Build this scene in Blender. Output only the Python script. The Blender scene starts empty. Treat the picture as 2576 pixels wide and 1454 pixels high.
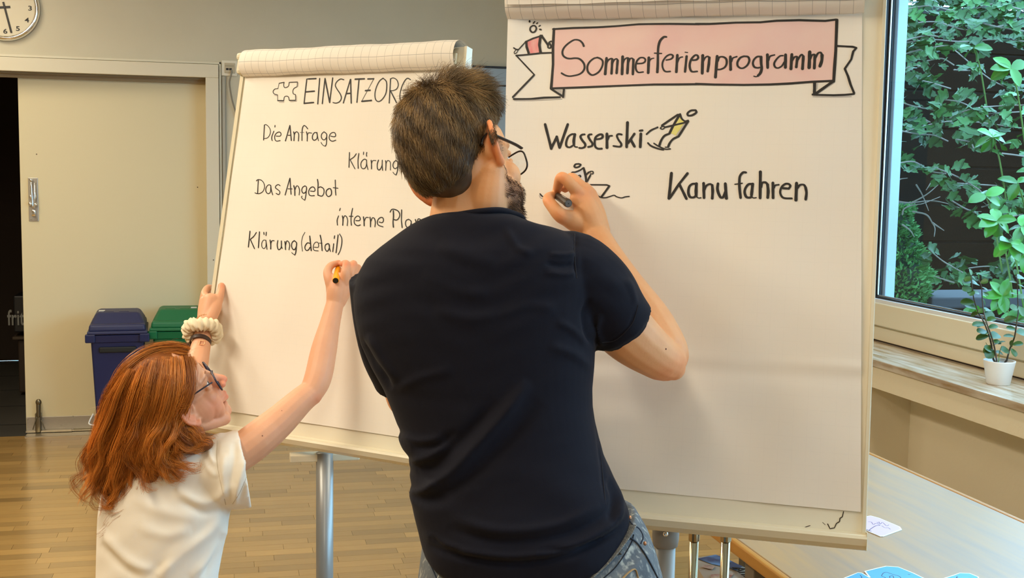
import bpy, bmesh, math, random
import numpy as np
from mathutils import Matrix, Vector
C = bpy.context.scene
COL = bpy.context.scene.collection
random.seed(7); RNG = np.random.default_rng(7)
# ---------------- camera (focal length 2950 px on a 2576 px wide frame) ----------------
CX, CY, FPX = 1288., 727., 2950.
PITCH, ROLL, YAW = [math.radians(a) for a in (5.66, -0.95, 13.6)]
CAM = np.array([0, 0, 1.60])
def _basis():
    f = np.array([0, math.cos(PITCH), -math.sin(PITCH)]); u = np.array([0, math.sin(PITCH), math.cos(PITCH)]); x = np.array([1., 0, 0])
    c, s = math.cos(ROLL), math.sin(ROLL)
    xr = c*x-s*u; ur = s*x+c*u
    a = -YAW; Rz = np.array([[math.cos(a), -math.sin(a), 0], [math.sin(a), math.cos(a), 0], [0, 0, 1]])
    return Rz@xr, Rz@ur, Rz@f
X_, U_, F_ = _basis()
cam = bpy.data.cameras.new('camera'); camo = bpy.data.objects.new('camera', cam); COL.objects.link(camo)
camo.matrix_world = Matrix([[X_[i], U_[i], -F_[i], CAM[i]] for i in range(3)] + [[0, 0, 0, 1]])
cam.sensor_width = 36; cam.sensor_fit = 'HORIZONTAL'; cam.lens = FPX/2576*36; cam.clip_start = .05
C.camera = camo
C.view_settings.view_transform = 'Standard'; C.view_settings.look = 'None'; C.view_settings.gamma = 1; C.view_settings.use_curve_mapping = False
C.view_settings.exposure = 0.0
# ---------------- world: overcast daylight ----------------
W = bpy.data.worlds.new('world'); C.world = W; W.use_nodes = True
bg = W.node_tree.nodes['Background']; bg.inputs[0].default_value = (.35, .68, 1.0, 1); bg.inputs[1].default_value = 9.0
# ---------------- ceiling lamps and added fill lamps ----------------
def area(name, loc, sx, sy, power, col, rot=(0, 0, 0)):
    l = bpy.data.lights.new(name, 'AREA'); l.shape = 'RECTANGLE'; l.size = sx; l.size_y = sy; l.energy = power; l.color = col
    o = bpy.data.objects.new(name, l); o.location = loc; o.rotation_euler = rot; COL.objects.link(o); return o
WARM = (1.0, .87, .67)
area('ceiling_or_fill_lamp', (-1.35, 2.1, 2.93), .3, 1.5, 57, WARM)
area('ceiling_or_fill_lamp', (-1.35, 4.1, 2.93), .3, 1.5, 44, WARM)
area('ceiling_or_fill_lamp', (-1.7, 6.0, 2.93), .3, 1.2, 30, WARM)
area('ceiling_or_fill_lamp', (.05, 1.4, 2.93), .3, 1.2, 11, WARM)
area('ceiling_or_fill_lamp', (-.3, -1.0, 2.93), .3, 1.5, 30, WARM)  # added fill from behind the camera, lifts the lower right chart
area('ceiling_or_fill_lamp', (1.95, 2.3, 2.93), .3, 1.5, 26, WARM)  # added fill that brightens the window-side wall and sill beam

# ---------------- pixel helpers: a pixel on a real plane or at a real distance -> a point ----------------
def ray(px, py): return X_*(px-CX)/FPX - U_*(py-CY)/FPX + F_
def on(px, py, P0, n):
    r = ray(px, py); return CAM + r*(np.dot(np.asarray(P0, float)-CAM, n)/np.dot(r, n))
def onz(px, py, z): return on(px, py, [0, 0, z], np.array([0, 0, 1.]))
def onx(px, py, x): return on(px, py, [x, 0, 0], np.array([1., 0, 0]))
def ony(px, py, y): return on(px, py, [0, y, 0], np.array([0, 1., 0]))
def at(px, py, d): return CAM + ray(px, py)*d
def proj(P):
    d = np.asarray(P)-CAM; z = d@F_
    return np.stack([CX+FPX*(d@X_)/z, CY-FPX*(d@U_)/z, z], -1)

# ---------------- materials ----------------
def s2l(c): return tuple(((x/255/12.92) if x/255 <= .04045 else ((x/255+.055)/1.055)**2.4) for x in c)
def _set(b, k, v):
    if k in b.inputs: b.inputs[k].default_value = v
def mat(name, col, rough=.6, metal=0, spec=.5, noise=None, bump=None, attr=None, sss=0, trans=0, coat=0, sheen=0, rnd=0, aniso=0):
    """noise=(scale, col2, contrast[, stretch]) ; bump=(scale, strength, dist[, stretch])"""
    m = bpy.data.materials.new(name); m.use_nodes = True; nt = m.node_tree; b = nt.nodes['Principled BSDF']
    col = tuple(col)+(1,)
    b.inputs['Base Color'].default_value = col; b.inputs['Roughness'].default_value = rough; b.inputs['Metallic'].default_value = metal
    _set(b, 'Specular IOR Level', spec); _set(b, 'Transmission Weight', trans); _set(b, 'Coat Weight', coat); _set(b, 'Sheen Weight', sheen); _set(b, 'Anisotropic', aniso)
    if sss: _set(b, 'Subsurface Weight', sss); b.inputs['Subsurface Radius'].default_value = (.012, .005, .003); _set(b, 'Subsurface Scale', 1.0)
    N = nt.nodes.new; L = nt.links.new
    def coords(st):
        tc = N('ShaderNodeTexCoord'); mp = N('ShaderNodeMapping'); L(tc.outputs['Object'], mp.inputs[0])
        if st is not None: mp.inputs['Scale'].default_value = st
        return mp.outputs[0]
    last = None
    if attr:
        a = N('ShaderNodeAttribute'); a.attribute_name = attr; last = a.outputs['Color']
    if noise:
        t = N('ShaderNodeTexNoise'); t.inputs['Scale'].default_value = noise[0]; t.inputs['Detail'].default_value = 5
        L(coords(noise[3] if len(noise) > 3 else None), t.inputs['Vector'])
        r = N('ShaderNodeMapRange'); r.inputs[1].default_value = .5-noise[2]; r.inputs[2].default_value = .5+noise[2]; L(t.outputs[0], r.inputs[0])
        x = N('ShaderNodeMix'); x.data_type = 'RGBA'; L(r.outputs[0], x.inputs['Factor'])
        if last is not None: L(last, x.inputs['A'])
        else: x.inputs['A'].default_value = col
        x.inputs['B'].default_value = tuple(noise[1])+(1,)
        if last is not None:
            x.blend_type = 'MULTIPLY'
        last = x.outputs['Result']
    if rnd:
        oi = N('ShaderNodeObjectInfo'); r = N('ShaderNodeMapRange'); r.inputs[3].default_value = 1-rnd; r.inputs[4].default_value = 1+rnd; L(oi.outputs['Random'], r.inputs[0])
        x = N('ShaderNodeVectorMath'); x.operation = 'SCALE'
        if last is not None: L(last, x.inputs[0])
        else: x.inputs[0].default_value = col[:3]
        L(r.outputs[0], x.inputs['Scale']); last = x.outputs[0]
    if last is not None: L(last, b.inputs['Base Color'])
    if bump:
        t = N('ShaderNodeTexNoise'); t.inputs['Scale'].default_value = bump[0]; t.inputs['Detail'].default_value = 4; L(coords(bump[3] if len(bump) > 3 else None), t.inputs['Vector'])
        bp = N('ShaderNodeBump'); bp.inputs['Strength'].default_value = bump[1]; bp.inputs['Distance'].default_value = bump[2]
        L(t.outputs[0], bp.inputs['Height']); L(bp.outputs[0], b.inputs['Normal'])
    return m

# ---------------- mesh helpers ----------------
LOC = {}
def thing(name, label, cat, loc, group=None, kind=None):
    o = bpy.data.objects.new(name, None); o.location = loc; o.empty_display_size = .05; COL.objects.link(o)
    LOC[o.name] = np.array(loc, float)
    if kind: o['kind'] = kind
    if label: o['label'] = label
    if cat: o['category'] = cat
    if group: o['group'] = group
    return o
def tag(o, label, cat, group=None):
    o['label'] = label; o['category'] = cat
    if group: o['group'] = group
    return o
def mk(name, VF, m, parent=None, smooth=False, cols=None, label=None, kind=None, uv=None):
    V, Fc = VF; V = np.asarray(V, float)
    if parent is not None: org = LOC[parent.name]
    else: org = np.array([V[:, 0].mean(), V[:, 1].mean(), V[:, 2].min()])
    me = bpy.data.meshes.new(name); me.from_pydata((V-org).tolist(), [], [tuple(f) for f in Fc]); me.update()
    if smooth: me.polygons.foreach_set('use_smooth', [True]*len(me.polygons))
    for mm in (m if isinstance(m, (list, tuple)) else [m]): me.materials.append(mm)
    if cols is not None:
        ca = me.color_attributes.new('tint', 'FLOAT_COLOR', 'POINT'); c4 = np.ones((len(V), 4)); c4[:, :3] = cols; ca.data.foreach_set('color', c4.ravel())
    if uv is not None:
        ul = me.uv_layers.new(name='UVMap'); li = np.zeros(len(me.loops), int); me.loops.foreach_get('vertex_index', li); ul.data.foreach_set('uv', np.asarray(uv)[li].ravel())
    o = bpy.data.objects.new(name, me); COL.objects.link(o)
    LOC[o.name] = org
    if parent is not None: o.parent = parent
    else: o.location = org
    if label: o['label'] = label
    if kind: o['kind'] = kind
    return o
def reroot(child, parent):
    """make an already built mesh a child of another object that sits at its own spot"""
    return child
def merge(parts):
    V = []; Fc = []; n = 0
    for v, f in parts:
        V.append(np.asarray(v, float)); Fc += [tuple(i+n for i in t) for t in f]; n += len(v)
    return np.concatenate(V), Fc
def bm_out(bm):
    bm.verts.index_update(); V = np.array([v.co[:] for v in bm.verts]); Fc = [tuple(v.index for v in f.verts) for f in bm.faces]; bm.free(); return V, Fc
def obox(c, A, h, bev=0, seg=2):
    """oriented box: centre, 3 axes (rows), half sizes"""
    bm = bmesh.new(); bmesh.ops.create_cube(bm, size=2)
    for v in bm.verts: v.co = Vector((v.co.x*h[0], v.co.y*h[1], v.co.z*h[2]))
    if bev: bmesh.ops.bevel(bm, geom=bm.edges[:], offset=bev, segments=seg, affect='EDGES', profile=.5)
    V, Fc = bm_out(bm); A = np.asarray(A, float)
    return V@A+np.asarray(c), Fc
I3 = np.eye(3)
def box(lo, hi, bev=0, seg=2):
    lo = np.asarray(lo, float); hi = np.asarray(hi, float); return obox((lo+hi)/2, I3, (hi-lo)/2, bev, seg)
def frames(P):
    P = np.asarray(P, float); n = len(P); T = np.gradient(P, axis=0); T /= np.linalg.norm(T, axis=1)[:, None]+1e-12
    a = np.array([0, 0, 1.]) if abs(T[0][2]) < .9 else np.array([1., 0, 0])
    N = np.cross(T[0], a); N /= np.linalg.norm(N); Ns = [N]
    for i in range(1, n):
        N = Ns[-1]-T[i]*np.dot(Ns[-1], T[i]); N /= np.linalg.norm(N)+1e-12; Ns.append(N)
    Ns = np.array(Ns); return T, Ns, np.cross(T, Ns)
def cr(P, k=6):
    """Catmull-Rom resample"""
    P = np.asarray(P, float)
    if len(P) < 3: return P
    Q = np.vstack([2*P[0]-P[1], P, 2*P[-1]-P[-2]]); out = []
    for i in range(1, len(Q)-2):
        for t in np.linspace(0, 1, k, endpoint=False):
            a, b, c, d = Q[i-1], Q[i], Q[i+1], Q[i+2]
            out.append(.5*((2*b)+(c-a)*t+(2*a-5*b+4*c-d)*t*t+(3*b-a-3*c+d)*t**3))
    out.append(P[-1]); return np.array(out)
def tube(P, r, n=12, cap=True, flat=None):
    P = np.asarray(P, float); m = len(P); r = np.broadcast_to(np.asarray(r, float), (m,)); T, A, B = frames(P)
    th = np.arange(n)*2*math.pi/n
    fl = 1 if flat is None else flat
    V = (P[:, None]+r[:, None, None]*(np.cos(th)[None, :, None]*A[:, None]+fl*np.sin(th)[None, :, None]*B[:, None])).reshape(-1, 3)
    Fc = [(i*n+j, i*n+(j+1) % n, (i+1)*n+(j+1) % n, (i+1)*n+j) for i in range(m-1) for j in range(n)]
    if cap: Fc += [tuple(range(n))[::-1], tuple((m-1)*n+j for j in range(n))]
    return V, Fc
def rtube(P, r, n=14, k=5):
    """tapered tube with round ends (for bodies)"""
    Q = np.column_stack([np.asarray(P, float), np.broadcast_to(np.asarray(r, float), (len(P),))])
    if len(Q) > 2: Q = cr(Q, k)
    P = Q[:, :3]; r = Q[:, 3]
    d0 = P[0]-P[1]; d0 /= np.linalg.norm(d0)+1e-9; d1 = P[-1]-P[-2]; d1 /= np.linalg.norm(d1)+1e-9
    a = np.radians([85, 65, 40, 18]); 
    P0 = [P[0]+d0*r[0]*math.sin(x) for x in a]; R0 = [r[0]*math.cos(x) for x in a]
    P1 = [P[-1]+d1*r[-1]*math.sin(x) for x in a[::-1]]; R1 = [r[-1]*math.cos(x) for x in a[::-1]]
    return tube(np.vstack([P0, P, P1]), np.concatenate([R0, r, R1]), n)
def ell(c, r, R=None, n=20):
    bm = bmesh.new(); bmesh.ops.create_uvsphere(bm, u_segments=n, v_segments=n//2+2, radius=1); V, Fc = bm_out(bm)
    V = V*np.asarray(r)
    if R is not None: V = V@np.asarray(R).T
    return V+np.asarray(c), Fc
def lathe(prof, c, n=32, ax=None, cap=True):
    """prof: (r, z) rows around z"""
    prof = np.asarray(prof, float); m = len(prof); th = np.arange(n)*2*math.pi/n
    V = np.stack([prof[:, None, 0]*np.cos(th), prof[:, None, 0]*np.sin(th), np.repeat(prof[:, 1][:, None], n, 1)], -1).reshape(-1, 3)
    if ax is not None: V = V@np.asarray(ax)
    Fc = [(i*n+j, i*n+(j+1) % n, (i+1)*n+(j+1) % n, (i+1)*n+j) for i in range(m-1) for j in range(n)]
    if cap and prof[0, 0] > 1e-5: Fc.append(tuple(range(n))[::-1])
    if cap and prof[-1, 0] > 1e-5: Fc.append(tuple((m-1)*n+j for j in range(n)))
    return V+np.asarray(c), Fc
def remesh(parts, vox, smooth=4, fac=.6):
    V, Fc = merge(parts)
    me = bpy.data.meshes.new('tmp'); me.from_pydata(V.tolist(), [], Fc); me.update()
    o = bpy.data.objects.new('tmp', me); COL.objects.link(o)
    r = o.modifiers.new('r', 'REMESH'); r.mode = 'VOXEL'; r.voxel_size = vox
    if smooth: s = o.modifiers.new('s', 'SMOOTH'); s.iterations = smooth; s.factor = fac
    dg = bpy.context.evaluated_depsgraph_get(); e = o.evaluated_get(dg).to_mesh()
    n = len(e.vertices); Vo = np.zeros(n*3); e.vertices.foreach_get('co', Vo)
    Fo = [tuple(p.vertices) for p in e.polygons]
    bpy.data.objects.remove(o); bpy.data.meshes.remove(me)
    return Vo.reshape(-1, 3), Fo
def normals(V, Fc):
    F4 = np.array([f if len(f) == 4 else (f[0], f[1], f[2], f[2]) for f in Fc]); 
    n = np.cross(V[F4[:, 2]]-V[F4[:, 0]], V[F4[:, 3]]-V[F4[:, 1]]); N = np.zeros_like(V)
    for k in range(4): np.add.at(N, F4[:, k], n)
    return N/(np.linalg.norm(N, axis=1)[:, None]+1e-12)
def segdist(p, a, b):
    """distance of 2-D points p to segment ab and parameter"""
    ab = b-a; t = np.clip(((p-a)@ab)/(ab@ab+1e-12), 0, 1); return np.linalg.norm(p-(a+t[:, None]*ab), axis=1)
# ======================= ROOM =======================
YB = 7.29                       # back wall with the sliding door
Xj, Xf = 2.842, 2.539           # window frame plane / front edge of the sill
ZC = 2.95
M_wall = mat('wall_paint', s2l((214, 206, 182)), .85, noise=(3, s2l((207, 199, 174)), .3), bump=(180, .15, .002))
M_wall_r = mat('rough_plaster', s2l((238, 228, 202)), .9, bump=(45, .35, .004))
M_frame = mat('cream_lacquer', s2l((222, 214, 190)), .45)
M_door = mat('door_panel', s2l((222, 210, 172)), .5, bump=(90, .05, .001))
M_steel = mat('brushed_steel', (.50, .47, .42), .38, .75, noise=(60, (.42, .40, .36), .3, (1, 1, 12)))
M_chrome = mat('chrome', (.82, .82, .82), .12, 1)
M_chrome_brown = mat('chrome_brown_reflection', (.34, .27, .17), .16, 1)  # chrome with brown reflections of floor and shirt put into its colour
M_dark = mat('dark_void', (.010, .008, .006), .9)
M_black = mat('black_rubber', (.010, .010, .012), .5)
def quad(name, a, b, c, d, m, parent=None, kind='structure'):
    return mk(name, ([a, b, c, d], [(0, 1, 2, 3)]), m, parent, kind=kind)
# back wall: pieces around the door opening, 0.2 thick
OX0, OX1, OZ = -3.1, -.131, 2.131
M_wall_grey = M_wall
bw = mk('wall_back', merge([box((OX1, YB, 0), (2.98, YB+.22, ZC)), box((-4.5, YB, OZ), (OX1, YB+.22, ZC)), box((-4.5, YB, 0), (OX0, YB+.22, OZ))]), M_wall, kind='structure')
# floor base and ceiling
mk('ceiling', box((-4.5, -2.5, ZC), (Xj+.1, YB+.22, ZC+.1)), mat('ceiling_white', (.78, .76, .70), .9), kind='structure')
mk('wall_left', box((-4.6, -2.5, 0), (-4.5, YB+.2, ZC)), M_wall, kind='structure')
mk('wall_front', box((-4.5, -2.6, 0), (Xj+.2, -2.5, ZC)), mat('wall_paint_far', s2l((196, 190, 176)), .85), kind='structure')
# right wall with window: parapet niche, lintel, piers
WY0, WY1 = -.6, 4.97            # window reach along the wall
parap = [box((2.80, -2.5, 0), (2.98, YB, .752)),               # recessed wall behind the radiator niche
         box((Xf+.012, -2.5, .752), (2.98, YB, .838)),          # plastered beam under the sill
         box((Xf+.012, 4.36, 0), (2.80, YB, .752)),             # pier face left of the niche
         box((2.86, WY1+.12, .838), (2.98, YB, ZC)), box((2.86, -2.5, 2.55), (2.98, WY1+.12, ZC)), box((2.86, -2.5, .838), (2.98, WY0, 2.55))]
mk('wall_right', merge(parap), M_wall_r, kind='structure')
# stone window sill
m = mat('travertine', s2l((222, 214, 200)), .14, spec=.7, noise=(5, s2l((150, 118, 74)), .22, (7, 1, 6)), bump=(30, .08, .001))
nt = m.node_tree
sill = mk('window_sill', box((Xf, -2.4, .841), (Xj+.02, YB-.02, .870), .003), m); tag(sill, 'long brown veined stone window sill under the window on the right', 'window sill')
me_ = sill
mk('trim_1', box((Xf+.0125, -2.3, .825), (Xf+.03, YB-.1, .8405)), M_frame, kind='structure')
# ---------------- window ----------------
M_wframe = mat('window_cream', s2l((238, 228, 200)), .42)
M_bead = mat('white_bead', (.80, .82, .86), .35)
win = thing('window_1', None, None, (Xj, 4.8, .87), kind='structure')
zb = .87
x0 = Xj; WT = 2.52
yL = 4.93      # left (far) end of the fixed frame
mk('fixed_frame', merge([box((x0, -.6, .876), (x0+.06, yL+.1, .934), .003), box((x0, yL-.0, .876), (x0+.06, yL+.16, WT+.03), .003), box((x0+.012, -.6, .930), (x0+.05, yL+.1, .945))]), M_wframe, win)
mk('shadow_gap', box((x0+.006, -.6, .869), (x0+.05, yL+.1, .8765)), mat('gap_brown', (.03, .015, .008), .8), win)
zs0, zs1 = .943, 1.045
mk('sash', merge([box((x0-.012, -.6, zs0), (x0+.05, yL-.01, zs1), .006, 3), box((x0-.012, 4.860, zs0), (x0+.05, yL-.01, WT+.02), .006, 3)]), M_wframe, win)
mk('glazing_bead', merge([box((x0+.000, -.6, zs1-.002), (x0+.02, 4.863, zs1+.016), .002), box((x0+.000, 4.82, zs1), (x0+.02, 4.863, WT), .002)]), M_bead, win)
mk('gasket', merge([box((x0+.014, -.6, zs1+.016), (x0+.03, 4.80, zs1+.024)), box((x0+.014, 4.793, zs1), (x0+.03, 4.822, WT))]), M_black, win)
mk('spacer', merge([box((x0+.030, -.6, zs1+.010), (x0+.036, 4.79, zs1+.030)), box((x0+.030, 4.780, zs1), (x0+.036, 4.789, WT))]), mat('aluminium', (.55, .62, .68), .3, .8), win)
mk('outer_gasket', merge([box((x0+.038, -.6, zs1+.005), (x0+.05, 4.80, zs1+.022)), box((x0+.038, 4.777, zs1), (x0+.05, 4.787, WT))]), M_black, win)
glm = bpy.data.materials.new('window_glass'); glm.use_nodes = True; nt = glm.node_tree
for n_ in list(nt.nodes):
    if n_.type == 'BSDF_PRINCIPLED': nt.nodes.remove(n_)
tr = nt.nodes.new('ShaderNodeBsdfTransparent'); tr.inputs[0].default_value = (.90, .95, .94, 1); gl = nt.nodes.new('ShaderNodeBsdfGlossy'); gl.inputs['Roughness'].default_value = .02
lw = nt.nodes.new('ShaderNodeFresnel'); lw.inputs[0].default_value = 1.45; mx = nt.nodes.new('ShaderNodeMixShader')
nt.links.new(lw.outputs[0], mx.inputs[0]); nt.links.new(tr.outputs[0], mx.inputs[1]); nt.links.new(gl.outputs[0], mx.inputs[2]); nt.links.new(mx.outputs[0], nt.nodes['Material Output'].inputs[0])
mk('pane', ([(x0+.033, -.6, WT), (x0+.033, 4.79, WT), (x0+.033, 4.79, zs1-.01), (x0+.033, -.6, zs1-.01)], [(0, 1, 2, 3)]), glm, win)
# outside reveal, white painted, lit by the sky
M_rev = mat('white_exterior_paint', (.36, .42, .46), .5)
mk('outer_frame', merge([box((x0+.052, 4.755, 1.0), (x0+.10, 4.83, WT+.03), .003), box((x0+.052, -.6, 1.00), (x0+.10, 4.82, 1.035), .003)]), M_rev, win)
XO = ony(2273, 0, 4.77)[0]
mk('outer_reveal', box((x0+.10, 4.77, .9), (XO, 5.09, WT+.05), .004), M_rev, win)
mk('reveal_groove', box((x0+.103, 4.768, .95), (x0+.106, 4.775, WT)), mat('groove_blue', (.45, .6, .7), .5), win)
mk('trim_2', box((2.86, 4.98, .94), (2.98, 5.09, 2.55)), M_wframe, kind='structure')
# ---------------- sliding door and its casing ----------------
YL = YB+.095
xl_ = ony(44.1, 192, YL)[0]; zk_ = ony(62.1, 1049.6, YL)[2]
dr = thing('door_1', None, None, (-.8, YB, 0), kind='structure')
mk('casing', merge([box((-4.4, YB-.035, OZ), (-.056, YB+.02, 2.209), .003), box((OX1, YB-.035, 0), (-.056, YB+.02, OZ), .003)]), M_frame, dr)
mk('casing_edge', merge([box((-4.4, YB-.018, 2.212), (-.041, YB+.01, 2.226), .002), box((-.053, YB-.018, 0), (-.041, YB+.01, 2.226), .002)]), M_frame, dr)
mk('top_track', merge([box((-4.3, YB+.06, OZ-.030), (OX1-.004, YL-.004, OZ+.01)), box((-4.3, YB+.02, OZ-.010), (OX1-.004, YB+.06, OZ+.01))]), mat('track_beige', s2l((150, 130, 96)), .6), dr)
mk('door_leaf', box((xl_, YL, .012), (OX1+.04, YL+.04, OZ+.02), .002), M_door, dr)
mk('door_jamb', box((OX1, YB+.0, 0), (OX1+.003, YB+.2, OZ)), M_frame, dr)
mk('kick_plate', box((xl_+.003, YL-.005, .020), (OX1, YL, zk_), .001), M_steel, dr)
mk('bottom_rail', merge([box((-1.18, YB-.03, 0), (OX1, YL, .006)), box((xl_+.002, YB+.060, .010), (-.93, YL-.006, .020)), box((-.93, YB+.070, .010), (OX1, YL-.006, .016))]), mat('rail_metal', (.62, .56, .44), .3, .8), dr)
for (px, py) in ((69, 1055), (109, 1053), (183, 1048), (71, 1088), (154, 1070), (183, 1080)):
    p = ony(px, py, YL-.007); mk('screw', lathe([(0, 0), (.004, 0), (.0055, .002)], p, 10, ax=[[1, 0, 0], [0, 0, 1], [0, 1, 0]]), M_steel, dr)
# handle: plate, sprung lever
hp = ony(84, 502, YL-.002)
hand = mk('handle_plate', box(hp+[-.027, -.003, -.128], hp+[.027, .003, .128], .002), M_steel, dr)
yy = YB+.02
def hpt(px, py, off=0): return ony(px, py, YL-.017-off)
mk('handle_lever', merge([rtube([hpt(78, 453), hpt(78.5, 470, .01), hpt(82, 520, .015)], [.008, .006, .005], 10), rtube([hpt(87, 462), hpt(87, 490, .012), hpt(85, 522, .012)], [.005, .007, .006], 10),
      ell(hpt(78, 453, .006), (.011, .011, .011)), ell(hpt(77.5, 495, .008), (.010, .01, .014)), ell(hpt(87.5, 494, .008), (.010, .01, .014)), ell(hpt(76, 513, .008), (.011, .01, .012)), ell(hpt(89, 514, .008), (.012, .01, .012)),
      box(hpt(85, 536)+[-.011, -.012, -.018], hpt(85, 536)+[.011, .004, .018], .002)]), M_chrome, dr, smooth=True)
for (px, py) in ((75, 459), (89, 459), (77.5, 551), (91, 551)):
    mk('screw', lathe([(0, 0), (.004, 0), (.005, .003)], hpt(px, py), 10, ax=[[1, 0, 0], [0, 0, 1], [0, 1, 0]]), M_steel, dr)
# floor bolt at the door's foot
bp_ = ony(96, 1040, YL-.015)
mk('foot_bolt', merge([box(ony(96, 1062, YL-.032)+[-.016, -.01, -.062], ony(96, 1062, YL-.032)+[.016, .03, .055], .005), rtube([ony(97, 1015, YL-.037), ony(97, 1045, YL-.042)], [.014, .012], 12), rtube([ony(92, 1050, YL-.042), ony(83, 1080, YL-.052)], [.003, .003], 8), rtube([ony(104, 1058, YL-.042), ony(112, 1078, YL-.052)], [.003, .003], 8),
      ell(ony(97, 1012, YL-.042), (.017, .012, .02))]), mat('old_brass', (.20, .17, .11), .35, .9), dr, smooth=True)
for (px, py) in ((92, 388), (497, 471), (537, 654)):
    mk('knock_mark', lathe([(0, 0), (.004, 0), (.003, .001)], ony(px, py, (YL-.001 if px < 520 else YB-.0365)), 8, ax=[[1, 0, 0], [0, 0, 1], [0, 1, 0]]), mat('dent', (.14, .1, .06), .9), dr)
# dark room behind the door
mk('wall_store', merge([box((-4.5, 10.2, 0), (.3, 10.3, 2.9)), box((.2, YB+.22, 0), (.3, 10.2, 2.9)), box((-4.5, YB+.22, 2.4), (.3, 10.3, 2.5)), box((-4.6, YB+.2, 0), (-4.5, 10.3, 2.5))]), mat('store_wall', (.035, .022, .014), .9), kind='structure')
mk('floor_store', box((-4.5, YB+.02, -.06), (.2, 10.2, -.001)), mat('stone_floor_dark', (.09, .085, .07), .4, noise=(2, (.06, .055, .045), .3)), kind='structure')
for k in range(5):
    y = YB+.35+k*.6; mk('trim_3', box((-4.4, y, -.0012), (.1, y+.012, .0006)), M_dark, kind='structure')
# drinks crate in the dark room
crx = ony(-40, 800, 8.6)
cr0 = thing('drinks_crate', 'black drinks crate with pale lettering in the dark doorway', 'crate', (crx[0], 8.75, 0))
M_crate = mat('crate_black', (.006, .006, .007), .5)
t_ = ony(57, 744, 8.6)[2]; b_ = ony(57, 836, 8.6)[2]; xr_ = -1.17+.02+.12
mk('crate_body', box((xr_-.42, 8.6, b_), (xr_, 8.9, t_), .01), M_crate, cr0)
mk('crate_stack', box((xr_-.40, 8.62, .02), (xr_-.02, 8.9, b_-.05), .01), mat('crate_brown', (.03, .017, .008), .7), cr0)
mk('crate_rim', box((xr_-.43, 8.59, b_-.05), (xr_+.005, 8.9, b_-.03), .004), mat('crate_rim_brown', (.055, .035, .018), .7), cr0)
# ---------------- wall socket, cable, conduit ----------------
so = ony(577, 172, YB)
sk = thing('network_socket', 'cream double network socket on the wall beside the door casing', 'socket', (so[0], YB, so[2]))
mk('socket_frame', box(so+[-.046, -.012, -.046], so+[.046, 0, .046], .004), mat('socket_white', s2l((236, 230, 210)), .35), sk)
mk('socket_insert', box(so+[-.028, -.017, -.030], so+[.034, -.010, .030], .003), mat('insert_beige', s2l((196, 184, 156)), .5), sk)
for dx in (-.0165, .002): mk('port', box(so+[-.0+dx-.003, -.0185, -.012], so+[dx+.012, -.0165, .0], .0005), M_black, sk)
mk('label_strip', box(so+[-.026, -.0185, .008], so+[.026, -.0165, .018]), mat('label_clear', s2l((172, 162, 136)), .3), sk)
pth = cr([ony(582, 176, YB-.025), ony(582, 185, YB-.03), ony(577.5, 205, YB-.03), ony(579, 225, YB-.035), ony(585, 256, YB-.03), ony(598, 297, YB-.02), ony(615, 350, YB-.02), ony(640, 500, YB-.015), ony(650, 800, YB-.015)], 6)
cb = mk('network_cable', tube(pth, .005, 8), mat('grey_cable', s2l((140, 134, 118)), .5), smooth=True); tag(cb, 'grey network cable hanging down from the wall socket', 'cable')
tag(mk('cable_conduit', merge([box((-.036, YB-.016, 0), (-.018, YB, so[2]-.048), .002), box((-.0175, YB-.008, 0), (-.013, YB, so[2]-.048))]), mat('conduit_grey', s2l((176, 172, 156)), .5)), 'thin grey plastic cable duct running down beside the door casing', 'cable duct')
# ---------------- whiteboard rail on the back wall, right part ----------------
wbz = ony(1187, 164, YB-.04)[2]
wb = thing('whiteboard', 'pale blue grey wall board with black edge strips behind the charts', 'whiteboard', (2.1, YB, 1.0))
p1, p2 = ony(1187, 164, YB-.03), ony(1271, 172.4, YB-.03); q1, q2 = ony(1214, 211, YB-.03), ony(1268, 216.2, YB-.03)
mk('board_panel', box((1.05, YB-.02, 1.0), (2.75, YB-.002, 2.25), .002), mat('board_grey', s2l((158, 170, 176)), .35), wb)
mk('edge_strip', box((1.05, YB-.03, 2.250), (2.75, YB-.001, 2.262), .002), M_black, wb)
mk('edge_strip', box((1.05, YB-.03, 2.138), (2.75, YB-.018, 2.148), .002), M_black, wb)
# ---------------- clock ----------------
ck = ony(14, 20, YB); R_ = .185
clk = thing('wall_clock', 'round wall clock with chrome rim above the sliding door', 'clock', (ck[0], YB, ck[2]))
AX = [[1, 0, 0], [0, 0, 1], [0, -1, 0]]
mk('clock_rim', lathe([(.160, .030), (.163, .036), (.170, .042), (.179, .038), (.186, .026), (.188, .0), (.15, 0)], ck, 64, AX, cap=False), M_chrome, clk, smooth=True)
mk('clock_face', lathe([(0, .028), (.163, .028), (.163, .020)], ck, 64, AX), mat('clock_face', s2l((224, 214, 188)), .35, spec=.3), clk)
M_ink = mat('black_ink', (.006, .005, .005), .45)
def hand_bar(a, r0, r1, w, z):
    a = math.radians(a); d = np.array([math.sin(a), 0, math.cos(a)]); s = np.array([math.cos(a), 0, -math.sin(a)])
    c = ck+d*(r0+r1)/2+np.array([0, -z, 0]); return obox(c, [s, [0, 1, 0], d], (w/2, .001, (r1-r0)/2), .0004, 1)
mk('minute_hand', hand_bar(167, -.03, .145, .010, .032), M_ink, clk)
mk('hour_hand', hand_bar(264, -.03, .095, .013, .030), M_ink, clk)
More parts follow.
